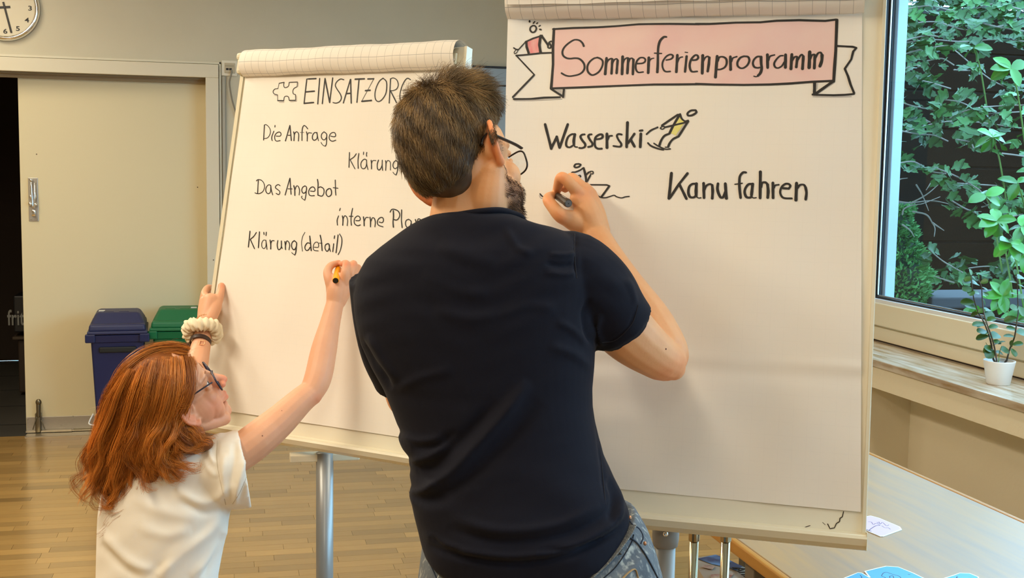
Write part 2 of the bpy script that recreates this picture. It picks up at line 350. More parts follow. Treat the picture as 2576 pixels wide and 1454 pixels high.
def text_mesh(s, size, extr=.0006):
    cu = bpy.data.curves.new('t', 'FONT'); cu.body = s; cu.size = size; cu.align_x = 'CENTER'; cu.align_y = 'CENTER'; cu.extrude = extr; cu.resolution_u = 4; cu.offset = size*.015
    o = bpy.data.objects.new('t', cu); COL.objects.link(o); dg = bpy.context.evaluated_depsgraph_get(); e = o.evaluated_get(dg).to_mesh()
    V = np.array([v.co[:] for v in e.vertices]); Fc = [tuple(p.vertices) for p in e.polygons]; bpy.data.objects.remove(o); return V, Fc
for h in range(1, 13):
    V, Fc = text_mesh(str(h), .037); a = math.radians(h*30); c = ck+np.array([math.sin(a)*.135, -.029, math.cos(a)*.135])
    mk('numeral', (V[:, [0]]*[1.3, 0, 0]+V[:, [1]]*[0, 0, 1]+V[:, [2]]*[0, -1, 0]+c, Fc), M_ink, clk)
# crate lettering
V, Fc = text_mesh('fritz-kola', .15); lc = ony(6, 805, 8.59)
mk('crate_lettering', (V[:, [0]]*[.62, 0, 0]+V[:, [1]]*[0, 0, 1]+V[:, [2]]*[0, -1, 0]+np.array([lc[0]+.20, 8.588, lc[2]+.01]), Fc), mat('crate_print', (.22, .22, .20), .6), cr0)
# ---------------- parquet: strips laid along the back wall ----------------
mk('trim_4', box((-4.5, -2.5, -.05), (Xf+.4, YB+.02, -.0165)), mat('screed', (.12, .09, .06), .9), kind='structure')
FZ = 0.0
def wood(name, c1, c2):
    m = bpy.data.materials.new(name); m.use_nodes = True; nt = m.node_tree; b = nt.nodes['Principled BSDF']; N = nt.nodes.new; L = nt.links.new
    a = N('ShaderNodeAttribute'); a.attribute_name = 'tint'; tc = N('ShaderNodeTexCoord'); mp = N('ShaderNodeMapping'); mp.inputs['Scale'].default_value = (1, 14, 1); L(tc.outputs['Object'], mp.inputs[0])
    t = N('ShaderNodeTexNoise'); t.inputs['Scale'].default_value = 9; t.inputs['Detail'].default_value = 6; L(mp.outputs[0], t.inputs[0])
    x = N('ShaderNodeMix'); x.data_type = 'RGBA'; x.inputs['A'].default_value = c1+(1,); x.inputs['B'].default_value = c2+(1,); L(t.outputs[0], x.inputs['Factor'])
    y = N('ShaderNodeMix'); y.data_type = 'RGBA'; y.blend_type = 'MULTIPLY'; y.inputs['Factor'].default_value = 1; L(x.outputs['Result'], y.inputs['A']); L(a.outputs['Color'], y.inputs['B']); L(y.outputs['Result'], b.inputs['Base Color'])
    b.inputs['Roughness'].default_value = .34; _set(b, 'Specular IOR Level', .5); _set(b, 'Coat Weight', 1); _set(b, 'Coat Roughness', .18); return m
M_floor = wood('oak_parquet', s2l((194, 158, 96)), s2l((166, 126, 66)))
SW = .068
strips = []
rr = random.Random(3)
y = -2.5; r = 0
while y < YB+.01:
    x = -4.5-rr.random()*.4
    while x < Xf+.3:
        L_ = rr.uniform(.22, .52); sh = rr.gauss(1, .13); strips.append((x, y, L_, max(.66, min(1.32, sh)))); x += L_
    y += SW; r += 1
def strip_geo(x, y, L_): 
    g = .0006; z = 0; x2 = min(x+L_, Xf+.4)-g; y2 = min(y+SW, YB+.02)-g
    return box((x+g, y+g, -.016), (x2, y2, z))
vis = []
for s in strips:
    p = proj(np.array([s[0]+s[2]/2, s[1]+SW/2, 0.]))
    inside = p[2] > .5 and -60 < p[0] < 2600 and 1080 < p[1] < 1500 and not (1180 < p[0] < 1600)
    vis.append((0 if inside else 1, p[2] if inside else 0, s))
vis.sort(key=lambda t: (t[0], t[1]))
fl = thing('floor', None, None, (0, 3, 0), kind='structure')
for k, (a, b_, s) in enumerate(vis[:300]):
    g = strip_geo(*s[:3]); mk('floor_strip', g, M_floor, fl, cols=np.ones((len(g[0]), 3))*s[3]*np.array([1, .99, .97]))
G = [strip_geo(*s[:3]) for _, _, s in vis[300:]]
cols = np.concatenate([np.ones((8, 3))*s[3] for _, _, s in vis[300:]])
mk('floor_strips', merge(G), M_floor, fl, cols=cols, kind='stuff')
# ======================= FLIP CHARTS =======================
M_paper = mat('paper_white', s2l((240, 234, 226)), .75, noise=(2.2, s2l((234, 228, 222)), .3), bump=(7, .35, .010))
M_cream = mat('chart_cream', s2l((224, 216, 190)), .35)
M_board = mat('board_enamel', s2l((236, 230, 210)), .3)
M_greymetal = mat('grey_powder_coat', s2l((150, 148, 142)), .4)
M_marker = mat('marker_ink', (.0055, .004, .004), .55)
M_graym = mat('grey_marker', s2l((188, 182, 178)), .7)
def grid_mat(name, strength):
    m = mat(name, s2l((240, 234, 224)), .75, bump=(7, .3, .006)); nt = m.node_tree; b = nt.nodes['Principled BSDF']; N = nt.nodes.new; L = nt.links.new
    uv = N('ShaderNodeUVMap'); sp = N('ShaderNodeSeparateXYZ'); L(uv.outputs[0], sp.inputs[0]); outs = []
    for k in (0, 1):
        f = N('ShaderNodeMath'); f.operation = 'PINGPONG'; f.inputs[1].default_value = .0125; L(sp.outputs[k], f.inputs[0])
        g = N('ShaderNodeMath'); g.operation = 'LESS_THAN'; g.inputs[1].default_value = .00045; L(f.outputs[0], g.inputs[0]); outs.append(g)
    mx = N('ShaderNodeMath'); mx.operation = 'MAXIMUM'; L(outs[0].outputs[0], mx.inputs[0]); L(outs[1].outputs[0], mx.inputs[1])
    ml = N('ShaderNodeMath'); ml.operation = 'MULTIPLY'; ml.inputs[1].default_value = strength; L(mx.outputs[0], ml.inputs[0])
    x = N('ShaderNodeMix'); x.data_type = 'RGBA'; x.inputs['A'].default_value = s2l((240, 234, 224))+(1,); x.inputs['B'].default_value = s2l((120, 120, 124))+(1,); L(ml.outputs[0], x.inputs['Factor']); L(x.outputs['Result'], b.inputs['Base Color']); return m
M_grid = grid_mat('paper_grid', .6); M_faint = grid_mat('paper_ghost_grid', .025)
class Chart:
    def __init__(s, px, py, d, yaw, tilt):
        s.P0 = at(px, py, d); y = math.radians(yaw); t = math.radians(tilt)
        s.a = np.array([math.cos(y), math.sin(y), 0]); h = np.array([-s.a[1], s.a[0], 0]); s.h = h
        s.b = np.array([0, 0, 1])*math.cos(t)+h*math.sin(t); s.n = -np.cross(s.a, s.b)*-1   # n will point to the viewer
        if np.dot(s.n, s.P0-CAM) > 0: s.n = -s.n
        s.A = np.array([s.a, s.b, s.n])
    def w(s, u, v, z=0): return s.P0+s.a*u+s.b*v+s.n*z
    def uv(s, px, py):
        q = on(px, py, s.P0, s.n)-s.P0; return np.array([q@s.a, q@s.b])
    curl = None
    def disp(s, u, v):
        d = .0010*np.sin(u*9+v*4+1)+.0009*np.sin(v*23+u*5)+.0006*np.sin(u*31-v*11)
        return d if s.curl is None else d+s.curl(u, v)
    def box(s, u0, u1, v0, v1, z0, z1, bev=0): return obox(s.w((u0+u1)/2, (v0+v1)/2, (z0+z1)/2), s.A, ((u1-u0)/2, (v1-v0)/2, (z1-z0)/2), bev)
def sheet(ch, cs, m, name, parent, z=.0035, nx=60, ny=80, curl=None):
    """cs: bl, br, tr, tl corners in uv"""
    bl, br, tr, tl = [np.asarray(c, float) for c in cs]
    S, T = np.meshgrid(np.linspace(0, 1, nx), np.linspace(0, 1, ny)); S = S.ravel()[:, None]; T = T.ravel()[:, None]
    Q = (bl*(1-S)+br*S)*(1-T)+(tl*(1-S)+tr*S)*T
    zz = z+ch.disp(Q[:, 0], Q[:, 1])
    V = ch.P0+Q[:, :1]*ch.a+Q[:, 1:]*ch.b+zz[:, None]*ch.n
    Fc = [(j*nx+i, j*nx+i+1, (j+1)*nx+i+1, (j+1)*nx+i) for j in range(ny-1) for i in range(nx-1)]
    return mk(name, (V, Fc), m, parent, smooth=True, uv=Q)
def parse(txt, crop):
    x0, y0, sc = crop; out = []
    for st in txt.strip().split(';'):
        st = st.strip()
        if not st: continue
        hd, *pts = st.split(); sm = hd[0] == 's'; w = float(hd[1:])/sc
        P = np.array([[float(v) for v in p.split(',')] for p in pts])/sc+[x0, y0]
        if sm: P = cr(P, 7)
        else:
            P = np.vstack([np.linspace(P[i], P[i+1], 5)[:-1] for i in range(len(P)-1)]+[P[-1:]])
        out.append((P, w, sm))
    return out
def strokes(ch, txts, name, parent, m, z=.0044, taper=True, k_=1.2, onboard=False):
    parts = []
    for txt, crop in txts:
        for P, w, sm in parse(txt, crop):
            Q = np.array([ch.uv(*p) for p in P]); depth = float(proj(ch.w(*Q[0]))[2]); wm = w*depth/FPX*(k_ if name in ('lettering', 'drawing', 'banner_outline') else 1)
            T = np.gradient(Q, axis=0); T /= np.linalg.norm(T, axis=1)[:, None]+1e-9; Nn = np.stack([-T[:, 1], T[:, 0]], 1)
            k = len(Q); s = np.linspace(0, 1, k); ww = np.full(k, wm*.5)
            if sm and taper: ww *= .80+.25*np.abs(T[:, 1])
            ww *= 1+.06*np.sin(s*9+Q[0, 0]*50)
            e = T[[0, -1]]*wm*.35
            rows = []
            Lp = Q+Nn*ww[:, None]; Rp = Q-Nn*ww[:, None]
            Lp = np.vstack([Q[0]-e[0]+Nn[0]*ww[0]*.45, Lp, Q[-1]+e[1]+Nn[-1]*ww[-1]*.45]); Rp = np.vstack([Q[0]-e[0]-Nn[0]*ww[0]*.45, Rp, Q[-1]+e[1]-Nn[-1]*ww[-1]*.45])
            zl = z+(0*Lp[:, 0] if onboard else (ch.disp(Lp[:, 0], Lp[:, 1])+ch.disp(Rp[:, 0], Rp[:, 1]))/2)
            V = np.vstack([ch.P0+Lp[:, :1]*ch.a+Lp[:, 1:]*ch.b+zl[:, None]*ch.n, ch.P0+Rp[:, :1]*ch.a+Rp[:, 1:]*ch.b+zl[:, None]*ch.n]); n = len(Lp)
            parts.append((V, [(i, i+1, n+i+1, n+i) for i in range(n-1)])); z += .0000015
    return mk(name, merge(parts), m, parent, kind='stuff' if name in ('grey_shading', 'crack') else None)
def fill(ch, pts, crop, name, parent, m, z=.0040):
    x0, y0, sc = crop; P = np.array(pts, float)/sc+[x0, y0]; Q = np.array([ch.uv(*p) for p in P])
    # triangulated fine patch following the sheet
    bm = bmesh.new(); f = bm.faces.new([bm.verts.new((q[0], q[1], 0)) for q in Q]); bmesh.ops.triangulate(bm, faces=[f])
    for _ in range(4 if len(P) < 7 else 3): bmesh.ops.subdivide_edges(bm, edges=bm.edges[:], cuts=1, use_grid_fill=True)
    bmesh.ops.triangulate(bm, faces=bm.faces[:]); V, Fc = bm_out(bm)
    zz = z+ch.disp(V[:, 0], V[:, 1]); return mk(name, (ch.P0+V[:, :1]*ch.a+V[:, 1:2]*ch.b+zz[:, None]*ch.n, Fc), m, parent)
def roll(ch, u0, u1, prof, name, parent, m, nu=40, seed=0):
    """sheets folded over the top: prof = (v, z) points; extruded from u0 to u1 (callables of t allowed)"""
    P = cr(np.array(prof, float), 6); arc = np.concatenate([[0], np.cumsum(np.linalg.norm(np.diff(P, axis=0), axis=1))])
    V = []; UV = []; ny = len(P)
    for i in range(nu):
        s = i/(nu-1); 
        for j in range(ny):
            t = j/(ny-1); u = u0[0]*(1-s)+u0[1]*s if False else (u0*(1-s)+u1*s)
            wob = .0012*math.sin(s*14+t*5+seed)+.0008*math.sin(s*37+seed)
            V.append(ch.w(u, P[j, 0]+wob*.4, P[j, 1]+wob)); UV.append((u, arc[j]*.72))
    Fc = [(i*ny+j, (i+1)*ny+j, (i+1)*ny+j+1, i*ny+j+1) for i in range(nu-1) for j in range(ny-1)]
    return mk(name, (V, Fc), m, parent, smooth=True, uv=UV)
def star_base(ch, cx, cy, parent, n=5):
    for k in range(n):
        a = k*2*math.pi/n+.3; e = np.array([cx+.32*math.cos(a), cy+.32*math.sin(a), .07]); f = mk('foot', rtube([[cx, cy, .13], e], [.022, .014], 10), M_greymetal, parent, smooth=True)
        mk('caster', tube([e+[-.012*math.sin(a), .012*math.cos(a), -.045], e+[.012*math.sin(a), -.012*math.cos(a), -.045]], .025, 16), M_black, parent)

# ---------- right chart ----------
c1 = Chart(2165.3, 1287.8, 2.1, -29, 14)
base1 = c1.w(-.36, -.07, -.05)
fc1 = thing('flip_chart', 'nearer flip chart on the right, its sheet headed with a pink banner', 'flip chart', (base1[0], base1[1], 0))
uL = -.712
mk('board', c1.box(uL, .0095, -.052, .99, -.022, 0, .002), M_board, fc1)
mk('side_rail', c1.box(.0025, .0105, -.040, .99, -.020, .004, .0015), M_cream, fc1)
mk('side_rail', c1.box(uL-.003, uL+.005, -.040, .99, -.020, .004, .0015), M_cream, fc1)
trayP = [(-.036, .0005), (-.040, .006), (-.0395, .022), (-.0405, .030), (-.046, .033), (-.058, .027), (-.066, .012), (-.068, -.010), (-.060, -.022), (-.040, -.0225)]
def extr(ch, u0, u1, prof):
    n = len(prof); V = [ch.w(u, p[0], p[1]) for u in (u0, u1) for p in prof]
    return V, [(i, (i+1) % n, n+(i+1) % n, n+i) for i in range(n)]+[tuple(range(n))[::-1], tuple(range(n, 2*n))]
mk('pen_tray', extr(c1, uL-.004, .0115, trayP), M_cream, fc1)
mk('tray_end', c1.box(.0105, .0125, -.066, -.034, -.02, .031, .001), M_cream, fc1)
cs1 = [c1.uv(*p) for p in ((1246, 1200.7), (2165.3, 1287.8), (2169, -10), (1283, 30))]
def curl1(u, v):
    a = .014*np.exp(-((u+.735)/.045)**2)*np.exp(-((v-.93)/.22)**2)          # left edge lifting off
    b = .0026*np.exp(-((v-.262+.012*(u+.35))/.010)**2)*(.55+.45*np.sin(u*11+1))-.0016*np.exp(-((v-.236)/.014)**2)   # crease across the sheet
    c = .0022*np.exp(-((u+.60)**2+(v-.55)**2)/.06**2)+.003*np.exp(-((v-.10-.25*(u+.6))/.03)**2)*np.exp(-((u+.45)/.2)**2)
    return a+b+c
c1.curl = curl1
sh1 = sheet(c1, cs1, M_faint, 'paper_sheet', fc1, nx=90, ny=160)
sh1['label'] = 'white sheet headed with a pink banner'
roll1 = roll(c1, -.732, -.030, [(v_-.019, z_) for v_, z_ in [(.80, -.05), (.93, -.055), (1.02, -.045), (1.065, -.005), (1.05, .035), (1.00, .050), (.965, .040), (.952, .018), (.951, .006)]], 'rolled_sheets', fc1, M_grid, seed=1)
roll(c1, -.728, -.022, [(v_-.019, z_) for v_, z_ in [(.80, -.058), (.93, -.064), (1.03, -.052), (1.072, -.005), (1.055, .040), (1.00, .056), (.968, .048)]], 'outer_rolled_sheet', fc1, M_grid, seed=3)
mk('clamp_bar', c1.box(-.74, .02, .985, 1.02, -.02, .012, .004), M_cream, fc1)
# crack and hair marks on the board
M_crack = mat('crack', (.05, .035, .02), .8)
strokes(c1, [('l2.6 2122,1287 2119,1300 2113,1304 2112,1312 2104,1317 2099,1328 2088,1330 2082,1318; s2 2013,1336 2022,1328 2038,1322; l1.2 2069,1314 2076,1320', (0, 0, 1.))], 'crack', fc1, M_crack, z=.0006, onboard=True)
ban = [('l28 78,100 430,80 830,68 1200,48 1550,22 2090,18 2576,22', (1380, 60, 6.779)), ('l28 0,78 220,78 620,60 1000,55 1250,30 1600,18 2000,28 2170,8', (1750, 50, 6.133)),
 ('l38 98,95 80,400 82,700 60,1000 50,1115; l28 50,1110 740,1085 1300,1065 1800,1045 2576,1040', (1380, 60, 6.779)),
 ('l28 0,998 300,1010 740,1015 1150,1005 1450,990 1780,965 2110,950; l38 2178,10 2160,500 2140,780 2128,965; l26 2180,415 2420,428 2480,445; l28 2480,445 2430,500 2400,620 2300,765; l30 2300,765 2350,880 2390,1010 2445,1140; l26 2445,1150 2300,1165 2130,1172 1870,1165 1800,1160; l38 1835,975 1832,1160; l36 2110,965 1850,1150', (1750, 50, 6.133)),
 ('l24 150,655 370,620 560,590 760,580; l20 155,655 455,970; l28 455,970 90,1375; l28 105,1405 400,1390 620,1365 900,1355; l30 740,1210 950,1345; l34 965,1210 950,1355', (1280, 50, 6.922))]
T1 = [('s28 605,390 585,340 540,295 480,278 420,290 330,350 265,420 240,490 255,550 310,590 375,600 450,592 520,600 575,640 612,700 615,770 580,830 520,870 440,890 360,900 290,885 225,848; s28 820,585 770,600 700,660 665,740 675,820 720,870 770,880 840,845 890,790 925,710 925,640 885,600 830,580;'
 'l40 993,590 970,870; s26 985,700 1020,630 1080,600 1095,640; l36 1092,610 1078,862; s24 1090,690 1120,630 1160,605 1183,630; l36 1183,630 1165,855;'
 'l40 1268,565 1258,872; s24 1270,690 1300,620 1350,590 1368,620; l38 1365,600 1348,858; s24 1360,690 1395,610 1430,600 1452,630; l36 1452,620 1442,875;'
 's26 1505,690 1600,685 1645,660 1655,620 1620,590 1560,595 1510,650 1490,730 1500,800 1540,840 1620,832; l40 1715,585 1703,852; s20 1715,690 1735,630 1765,605 1800,598;'
 's34 2015,238 1970,240 1910,300 1880,390 1870,500 1868,640 1865,740; l38 1866,730 1858,838; l18 1808,512 1935,518; s26 2010,628 2080,615 2120,585 2120,548 2075,535 2010,570 1955,650 1945,730 1970,800 2010,825 2080,822;'
 'l38 2200,540 2182,835; s22 2195,690 2220,620 2250,585 2290,575; l34 2358,560 2330,830; l14 2330,495 2378,502; s30 2455,630 2520,625 2555,590 2540,550 2500,548 2440,610 2412,690 2415,770 2450,825 2540,822', (1380, 60, 6.779)),
 ('l38 112,555 104,840; s22 120,650 150,595 190,575 215,600; l34 215,590 205,700 188,808; l38 335,570 308,900; s26 345,650 370,590 430,585 475,620 480,690 450,745 390,775 345,778; l36 538,578 542,785; s22 555,660 575,605 640,580;'
 's26 745,575 690,600 650,660 650,720 690,755 740,755 800,710 830,640 810,585 745,575; s26 1010,580 950,582 900,630 885,690 910,740 960,752 990,745; s34 1010,580 1012,680 1020,760 1000,830 960,875; s18 965,875 935,888 898,880;'
 'l36 1108,545 1112,752; s22 1125,640 1150,575 1220,552; s24 1350,562 1300,570 1240,630 1212,690 1230,740 1275,752 1330,720 1370,660; l38 1388,545 1385,748; l38 1485,540 1470,770; s24 1490,640 1520,590 1560,575 1575,600; l34 1570,590 1552,742; s24 1570,640 1610,570 1640,545 1662,580; l36 1662,570 1648,770;'
 'l42 1760,500 1750,752; s26 1765,620 1790,560 1830,545 1845,580; l36 1840,560 1830,760; s26 1845,600 1885,530 1925,515 1950,550; s38 1950,550 1945,640 1915,730', (1750, 50, 6.133))]
T2 = [('l34 132,260 225,630; l34 225,615 310,450; l34 305,445 350,615; l34 350,610 475,260; s26 590,420 540,410 480,450 450,530 455,590 500,608 545,585; s34 580,410 565,500 565,570; s20 565,575 585,600 620,605; s28 730,415 690,420 665,450 690,500 735,560 730,600 690,620 645,618; s28 835,415 800,420 785,450 810,500 845,550 835,590 780,605;'
 's28 905,490 970,480 1000,455 990,420 950,420 895,460 880,530 890,600 930,630 990,630; l36 1065,405 1065,620; s24 1075,500 1100,445 1145,437; s26 1290,420 1240,412 1215,440 1240,500 1280,560 1260,600 1160,590; l36 1375,235 1360,608; l30 1480,405 1380,550; l34 1425,500 1480,600; l36 1575,405 1565,608; l26 1556,362 1602,356', (1350, 270, 5.991))]
T3 = [('l40 192,105 150,520; l34 455,110 310,290 165,510; l36 320,290 435,525; s34 595,280 530,285 480,330 465,420 490,490 550,500 590,470; s40 595,275 590,380 590,480; s18 590,485 630,510 670,505; l38 712,268 718,510; s28 725,380 760,310 820,285 850,310; s36 850,300 858,400 850,520;'
 's36 945,275 935,360 955,440 990,500 1030,490 1070,400; l40 1062,275 1080,520; s34 1400,100 1350,100 1300,160 1290,260 1295,380 1310,510; l16 1215,290 1340,272; s34 1510,285 1440,290 1390,350 1375,420 1400,490 1450,505 1490,490; s38 1505,280 1495,380 1485,470; s18 1490,490 1520,510 1565,505;'
 'l40 1630,85 1625,515; s32 1640,340 1660,270 1710,260 1745,290; s38 1745,290 1755,400 1748,510; l38 1832,265 1835,515; s26 1850,350 1870,310 1930,298; l30 1990,355 2095,362; s30 2095,355 2115,320 2090,290 2040,285 1980,330 1950,410 1970,480 2020,515 2140,520; l42 2215,270 2205,552; s30 2225,360 2270,305 2330,300 2360,340; s34 2360,340 2375,430 2362,540', (1660, 420, 6.44))]
FIG = [('s24 430,115 390,150 385,200 425,235 470,210 488,160 465,120 430,115; l28 375,38 378,58; l20 463,45 436,78; l18 512,64 492,80; l16 558,107 531,126; l22 543,176 572,182; l24 305,405 430,340 590,280; l36 320,405 325,490 360,600; l40 560,285 540,450 560,580; l32 580,290 690,450; s24 745,380 710,400 690,450 690,490 720,500 740,470 720,420; l18 300,415 190,550; l20 112,525 150,548 190,550; s12 150,555 120,600 130,625 165,600 185,558', (1280, 50, 6.922))]
SKI = [('s28 2400,55 2330,60 2280,100 2290,135 2350,130 2410,90 2400,55; l26 2160,125 2130,122 1890,285; s16 1890,300 1870,325 1900,340 1930,320 1930,300 1895,298; l22 1940,310 2250,240; l30 2155,130 2060,290 2005,405; s24 2165,110 2190,180 2240,220 2290,210; l28 2290,220 2140,455; s28 2010,405 1930,440 1880,510 1850,595; s28 2130,455 2060,490 2010,550 1985,610; s24 1680,545 1730,590 1830,630 1915,650; s20 1770,550 1850,600 1950,640 2020,635; l14 1940,610 1990,612; s24 1660,415 1730,355 1830,310', (1350, 270, 5.991))]
BOAT = [('s36 1070,120 1000,130 970,180 1010,205 1080,185 1120,140 1070,120; s34 880,400 920,320 1000,310 1100,270 1180,215; s42 1185,215 1215,320 1240,450 1250,590; l34 925,330 1000,440; s26 1050,480 1080,430 1120,420 1100,385 1060,400 1020,420; s34 1250,370 1300,320 1350,300; s24 1350,290 1400,300 1400,350 1340,350; l36 1345,380 1270,520; l26 700,600 1140,603 1720,605 1790,630; l40 1780,630 1600,880;'
 's26 1300,880 1360,900 1420,885 1490,850 1540,875 1610,900 1700,900 1800,870 1890,845 1950,880 2060,905 2150,880 2240,870; s26 180,815 230,870 300,885 375,865', (1340, 400, 9.2))]
M_pink = mat('pink_chalk', s2l((236, 196, 192)), .8, noise=(9, s2l((240, 214, 205)), .22))
fill(c1, [(1393, 75), (1500, 69), (1650, 65), (1800, 61), (2000, 54), (2103, 53), (2097, 207), (2000, 213), (1850, 214), (1700, 214), (1500, 220), (1389, 224)], (0, 0, 1.), 'banner_fill', sh1, M_pink)
fill(c1, [(335, 405), (535, 300), (515, 450), (540, 580), (385, 600), (340, 500)], (1280, 50, 6.922), 'drawing_fill', sh1, mat('red_chalk', s2l((236, 140, 140)), .8, noise=(40, s2l((240, 180, 175)), .2, (3, 1, 1))))
fill(c1, [(2165, 150), (2230, 220), (2270, 235), (2110, 440), (2030, 400), (2100, 260)], (1350, 270, 5.991), 'drawing_fill', sh1, mat('yellow_chalk', s2l((226, 218, 110)), .8, noise=(40, s2l((236, 228, 160)), .2, (3, 1, 1))))
fill(c1, [(960, 330), (1160, 250), (1210, 420), (1220, 590), (1100, 590), (980, 450)], (1340, 400, 9.2), 'drawing_fill', sh1, mat('blue_chalk', s2l((206, 214, 226)), .8, noise=(50, s2l((226, 226, 226)), .2)))
strokes(c1, [('l16 1810,1192 2130,1196 2400,1188; l16 1880,990 1868,1075; l14 2120,985 1890,1140', (1750, 50, 6.133)), ('l14 990,1230 975,1370; l14 120,1427 500,1410 930,1385', (1280, 50, 6.922)), ('s22 165,850 200,910 300,920', (1340, 400, 9.2)), ('l26 2235,260 2120,430', (1350, 270, 5.991)), ('l14 1170,260 1225,430 1235,585', (1340, 400, 9.2))], 'grey_shading', sh1, M_graym, z=.0042)
fill(c1, [(800, 1215), (925, 1215), (920, 1310)], (1280, 50, 6.922), 'drawing_fill', sh1, M_graym)
strokes(c1, ban, 'banner_outline', sh1, M_marker, z=.0044)
strokes(c1, T1, 'lettering', sh1, M_marker, z=.0045); strokes(c1, T2, 'lettering', sh1, M_marker); strokes(c1, T3, 'lettering', sh1, M_marker)
strokes(c1, FIG, 'drawing', sh1, M_marker); strokes(c1, SKI, 'drawing', sh1, M_marker); strokes(c1, BOAT, 'drawing', sh1, M_marker)
for o in list(bpy.data.objects):
    if o.parent == sh1: pass
# stand
def pole(ch, u, r, rc, parent, top_v=-.05, zc=-.045, steel=M_greymetal, col_len=.06):
    p = ch.w(u, top_v, zc); mk('pole', tube([[p[0], p[1], .10], [p[0], p[1], p[2]-.015]], r, 28), steel, parent, smooth=True)
    return p
p1 = pole(c1, -.352, .0195, .025, fc1)
zc_ = c1.w(-.352, -.068, -.03)[2]
cc = mat('collar_grey', s2l((138, 134, 128)), .45)
mk('collar', lathe([(.0205, zc_-.036), (.0235, zc_-.034), (.0255, zc_-.020), (.0258, zc_+.10), (.0205, zc_+.10)], (p1[0], p1[1], 0), 32), cc, fc1, smooth=True)
d_ = (CAM-p1)[:2]; d_ /= np.linalg.norm(d_)
mk('collar_screw', ell((p1[0]+d_[0]*.0255, p1[1]+d_[1]*.0255, zc_-.004), (.0055, .0055, .0055)), M_chrome, fc1, smooth=True)
star_base(c1, p1[0], p1[1], fc1)
# ---------- left chart ----------
c2 = Chart(562, 1032.2, 3.2, -43, 11)
b2 = c2.w(.33, -.07, -.05)
fc2 = thing('flip_chart', 'farther flip chart on the left, its sheet listing handwritten German headings', 'flip chart', (b2[0], b2[1], 0))
bl, br, tl, tr = c2.uv(507, 1023.5), c2.uv(1090, 1112), c2.uv(622, 180), c2.uv(1162, 165)
# board with side rail that follows the slightly splayed left edge
def skewbox(ch, q, z0, z1):
    V = [ch.w(p[0], p[1], z) for z in (z0, z1) for p in q]; return V, [(0, 1, 2, 3), (7, 6, 5, 4), (0, 4, 5, 1), (1, 5, 6, 2), (2, 6, 7, 3), (3, 7, 4, 0)]
mk('board', skewbox(c2, [(bl[0]-.010, -.05), (br[0]+.012, -.05), (tr[0]+.012, .99), (tl[0]-.012, .99)], -.022, 0), M_board, fc2)
mk('side_rail', skewbox(c2, [(bl[0]-.017, -.045), (bl[0]-.005, -.045), (tl[0]-.006, .99), (tl[0]-.018, .99)], -.022, .006), M_cream, fc2)
mk('side_rail', skewbox(c2, [(br[0]+.004, -.045), (br[0]+.012, -.045), (tr[0]+.012, .99), (tr[0]+.004, .99)], -.022, .005), M_cream, fc2)
mk('pen_tray', extr(c2, bl[0]-.014, br[0]+.013, trayP), M_cream, fc2)
sh2 = sheet(c2, [bl, br, tr, tl], M_faint, 'paper_sheet', fc2)
sh2['label'] = 'white sheet with handwritten German headings'
vr = c2.uv(640, 187)[1]; vt = c2.uv(640, 128)[1]
roll(c2, c2.uv(612, 185)[0]+.013, c2.uv(1156, 168)[0], [(vr-.14, -.052), (vr, -.060), (vr+.050, -.050), (vr+.068, -.005), (vr+.058, .028), (vr+.028, .038), (vr+.004, .030), (vr-.008, .014), (vr-.006, .006)], 'rolled_sheets', fc2, M_grid, seed=5)
roll(c2, c2.uv(616, 185)[0]+.012, c2.uv(1150, 168)[0], [(vr-.05, -.04), (vr+.03, -.045), (vr+.050, -.02), (vr+.044, .018), (vr+.03, .026), (vr+.012, .014), (vr+.03, .002), (vr+.05, -.012)], 'inner_rolled_sheet', fc2, M_paper, seed=2)
ue = c2.uv(606, 160)[0]
mk('clamp_end', merge([c2.box(ue+.004, ue+.026, vr-.004, vr+.050, -.03, .024, .010), c2.box(ue+.001, ue+.026, vr+.036, vr+.058, -.028, .026, .008)]), M_cream, fc2, smooth=False)
mk('clamp_bar', c2.box(ue+.005, c2.uv(1150, 168)[0], vr+.005, vr+.035, -.02, .010, .003), M_cream, fc2)
mk('clamp_hook', merge([c2.box(c2.uv(1150, 150)[0], c2.uv(1150, 150)[0]+.004, vr+.0, vr+.045, -.012, -.004, .001), c2.box(c2.uv(1150, 150)[0], c2.uv(1150, 150)[0]+.004, vr+.025, vr+.055, -.030, -.024, .001)]), M_black, fc2)
E1 = [('l12 165,205 250,188; s12 250,188 240,230 255,275 290,275 325,250 335,192; l12 335,190 480,185; l10 478,185 473,265; s12 473,265 420,295 400,340 410,385 445,400; l12 448,400 450,498; l14 450,498 340,498; s12 338,495 325,440 290,425 255,440 243,500; l16 243,503 138,500; l8 138,500 138,405; s12 138,403 80,385 62,345 90,305 145,295; l8 145,295 162,208', (680, 180, 6.779))]
H1 = [('l20 800,128 640,135 595,555; l20 620,355 775,342; l20 595,550 760,535; l20 860,125 828,560; l20 950,125 905,555; l22 950,125 1030,535; l20 1080,115 1030,535; s16 1270,145 1210,135 1150,180 1125,240 1150,300 1210,390 1230,460 1200,520 1140,545 1085,535; l20 1382,140 1265,545; l22 1385,140 1402,548; l20 1310,385 1385,378; l22 1460,138 1625,132; l20 1530,145 1500,535;'
 'l20 1678,135 1785,132; l8 1780,138 1580,520; l22 1580,518 1750,502; l22 1640,335 1725,328; s16 1940,120 1880,170 1830,270 1805,380 1815,480 1860,520 1920,490 1980,400 2000,300 1995,180 1940,120; l18 2065,130 2045,545; s14 2060,135 2110,115 2170,150 2195,230 2170,300 2110,330 2060,330; l18 2070,345 2170,540; s16 2405,145 2350,120 2300,170 2250,280 2225,400 2232,490 2270,530; l12 2290,318 2400,322', (680, 180, 6.779))]
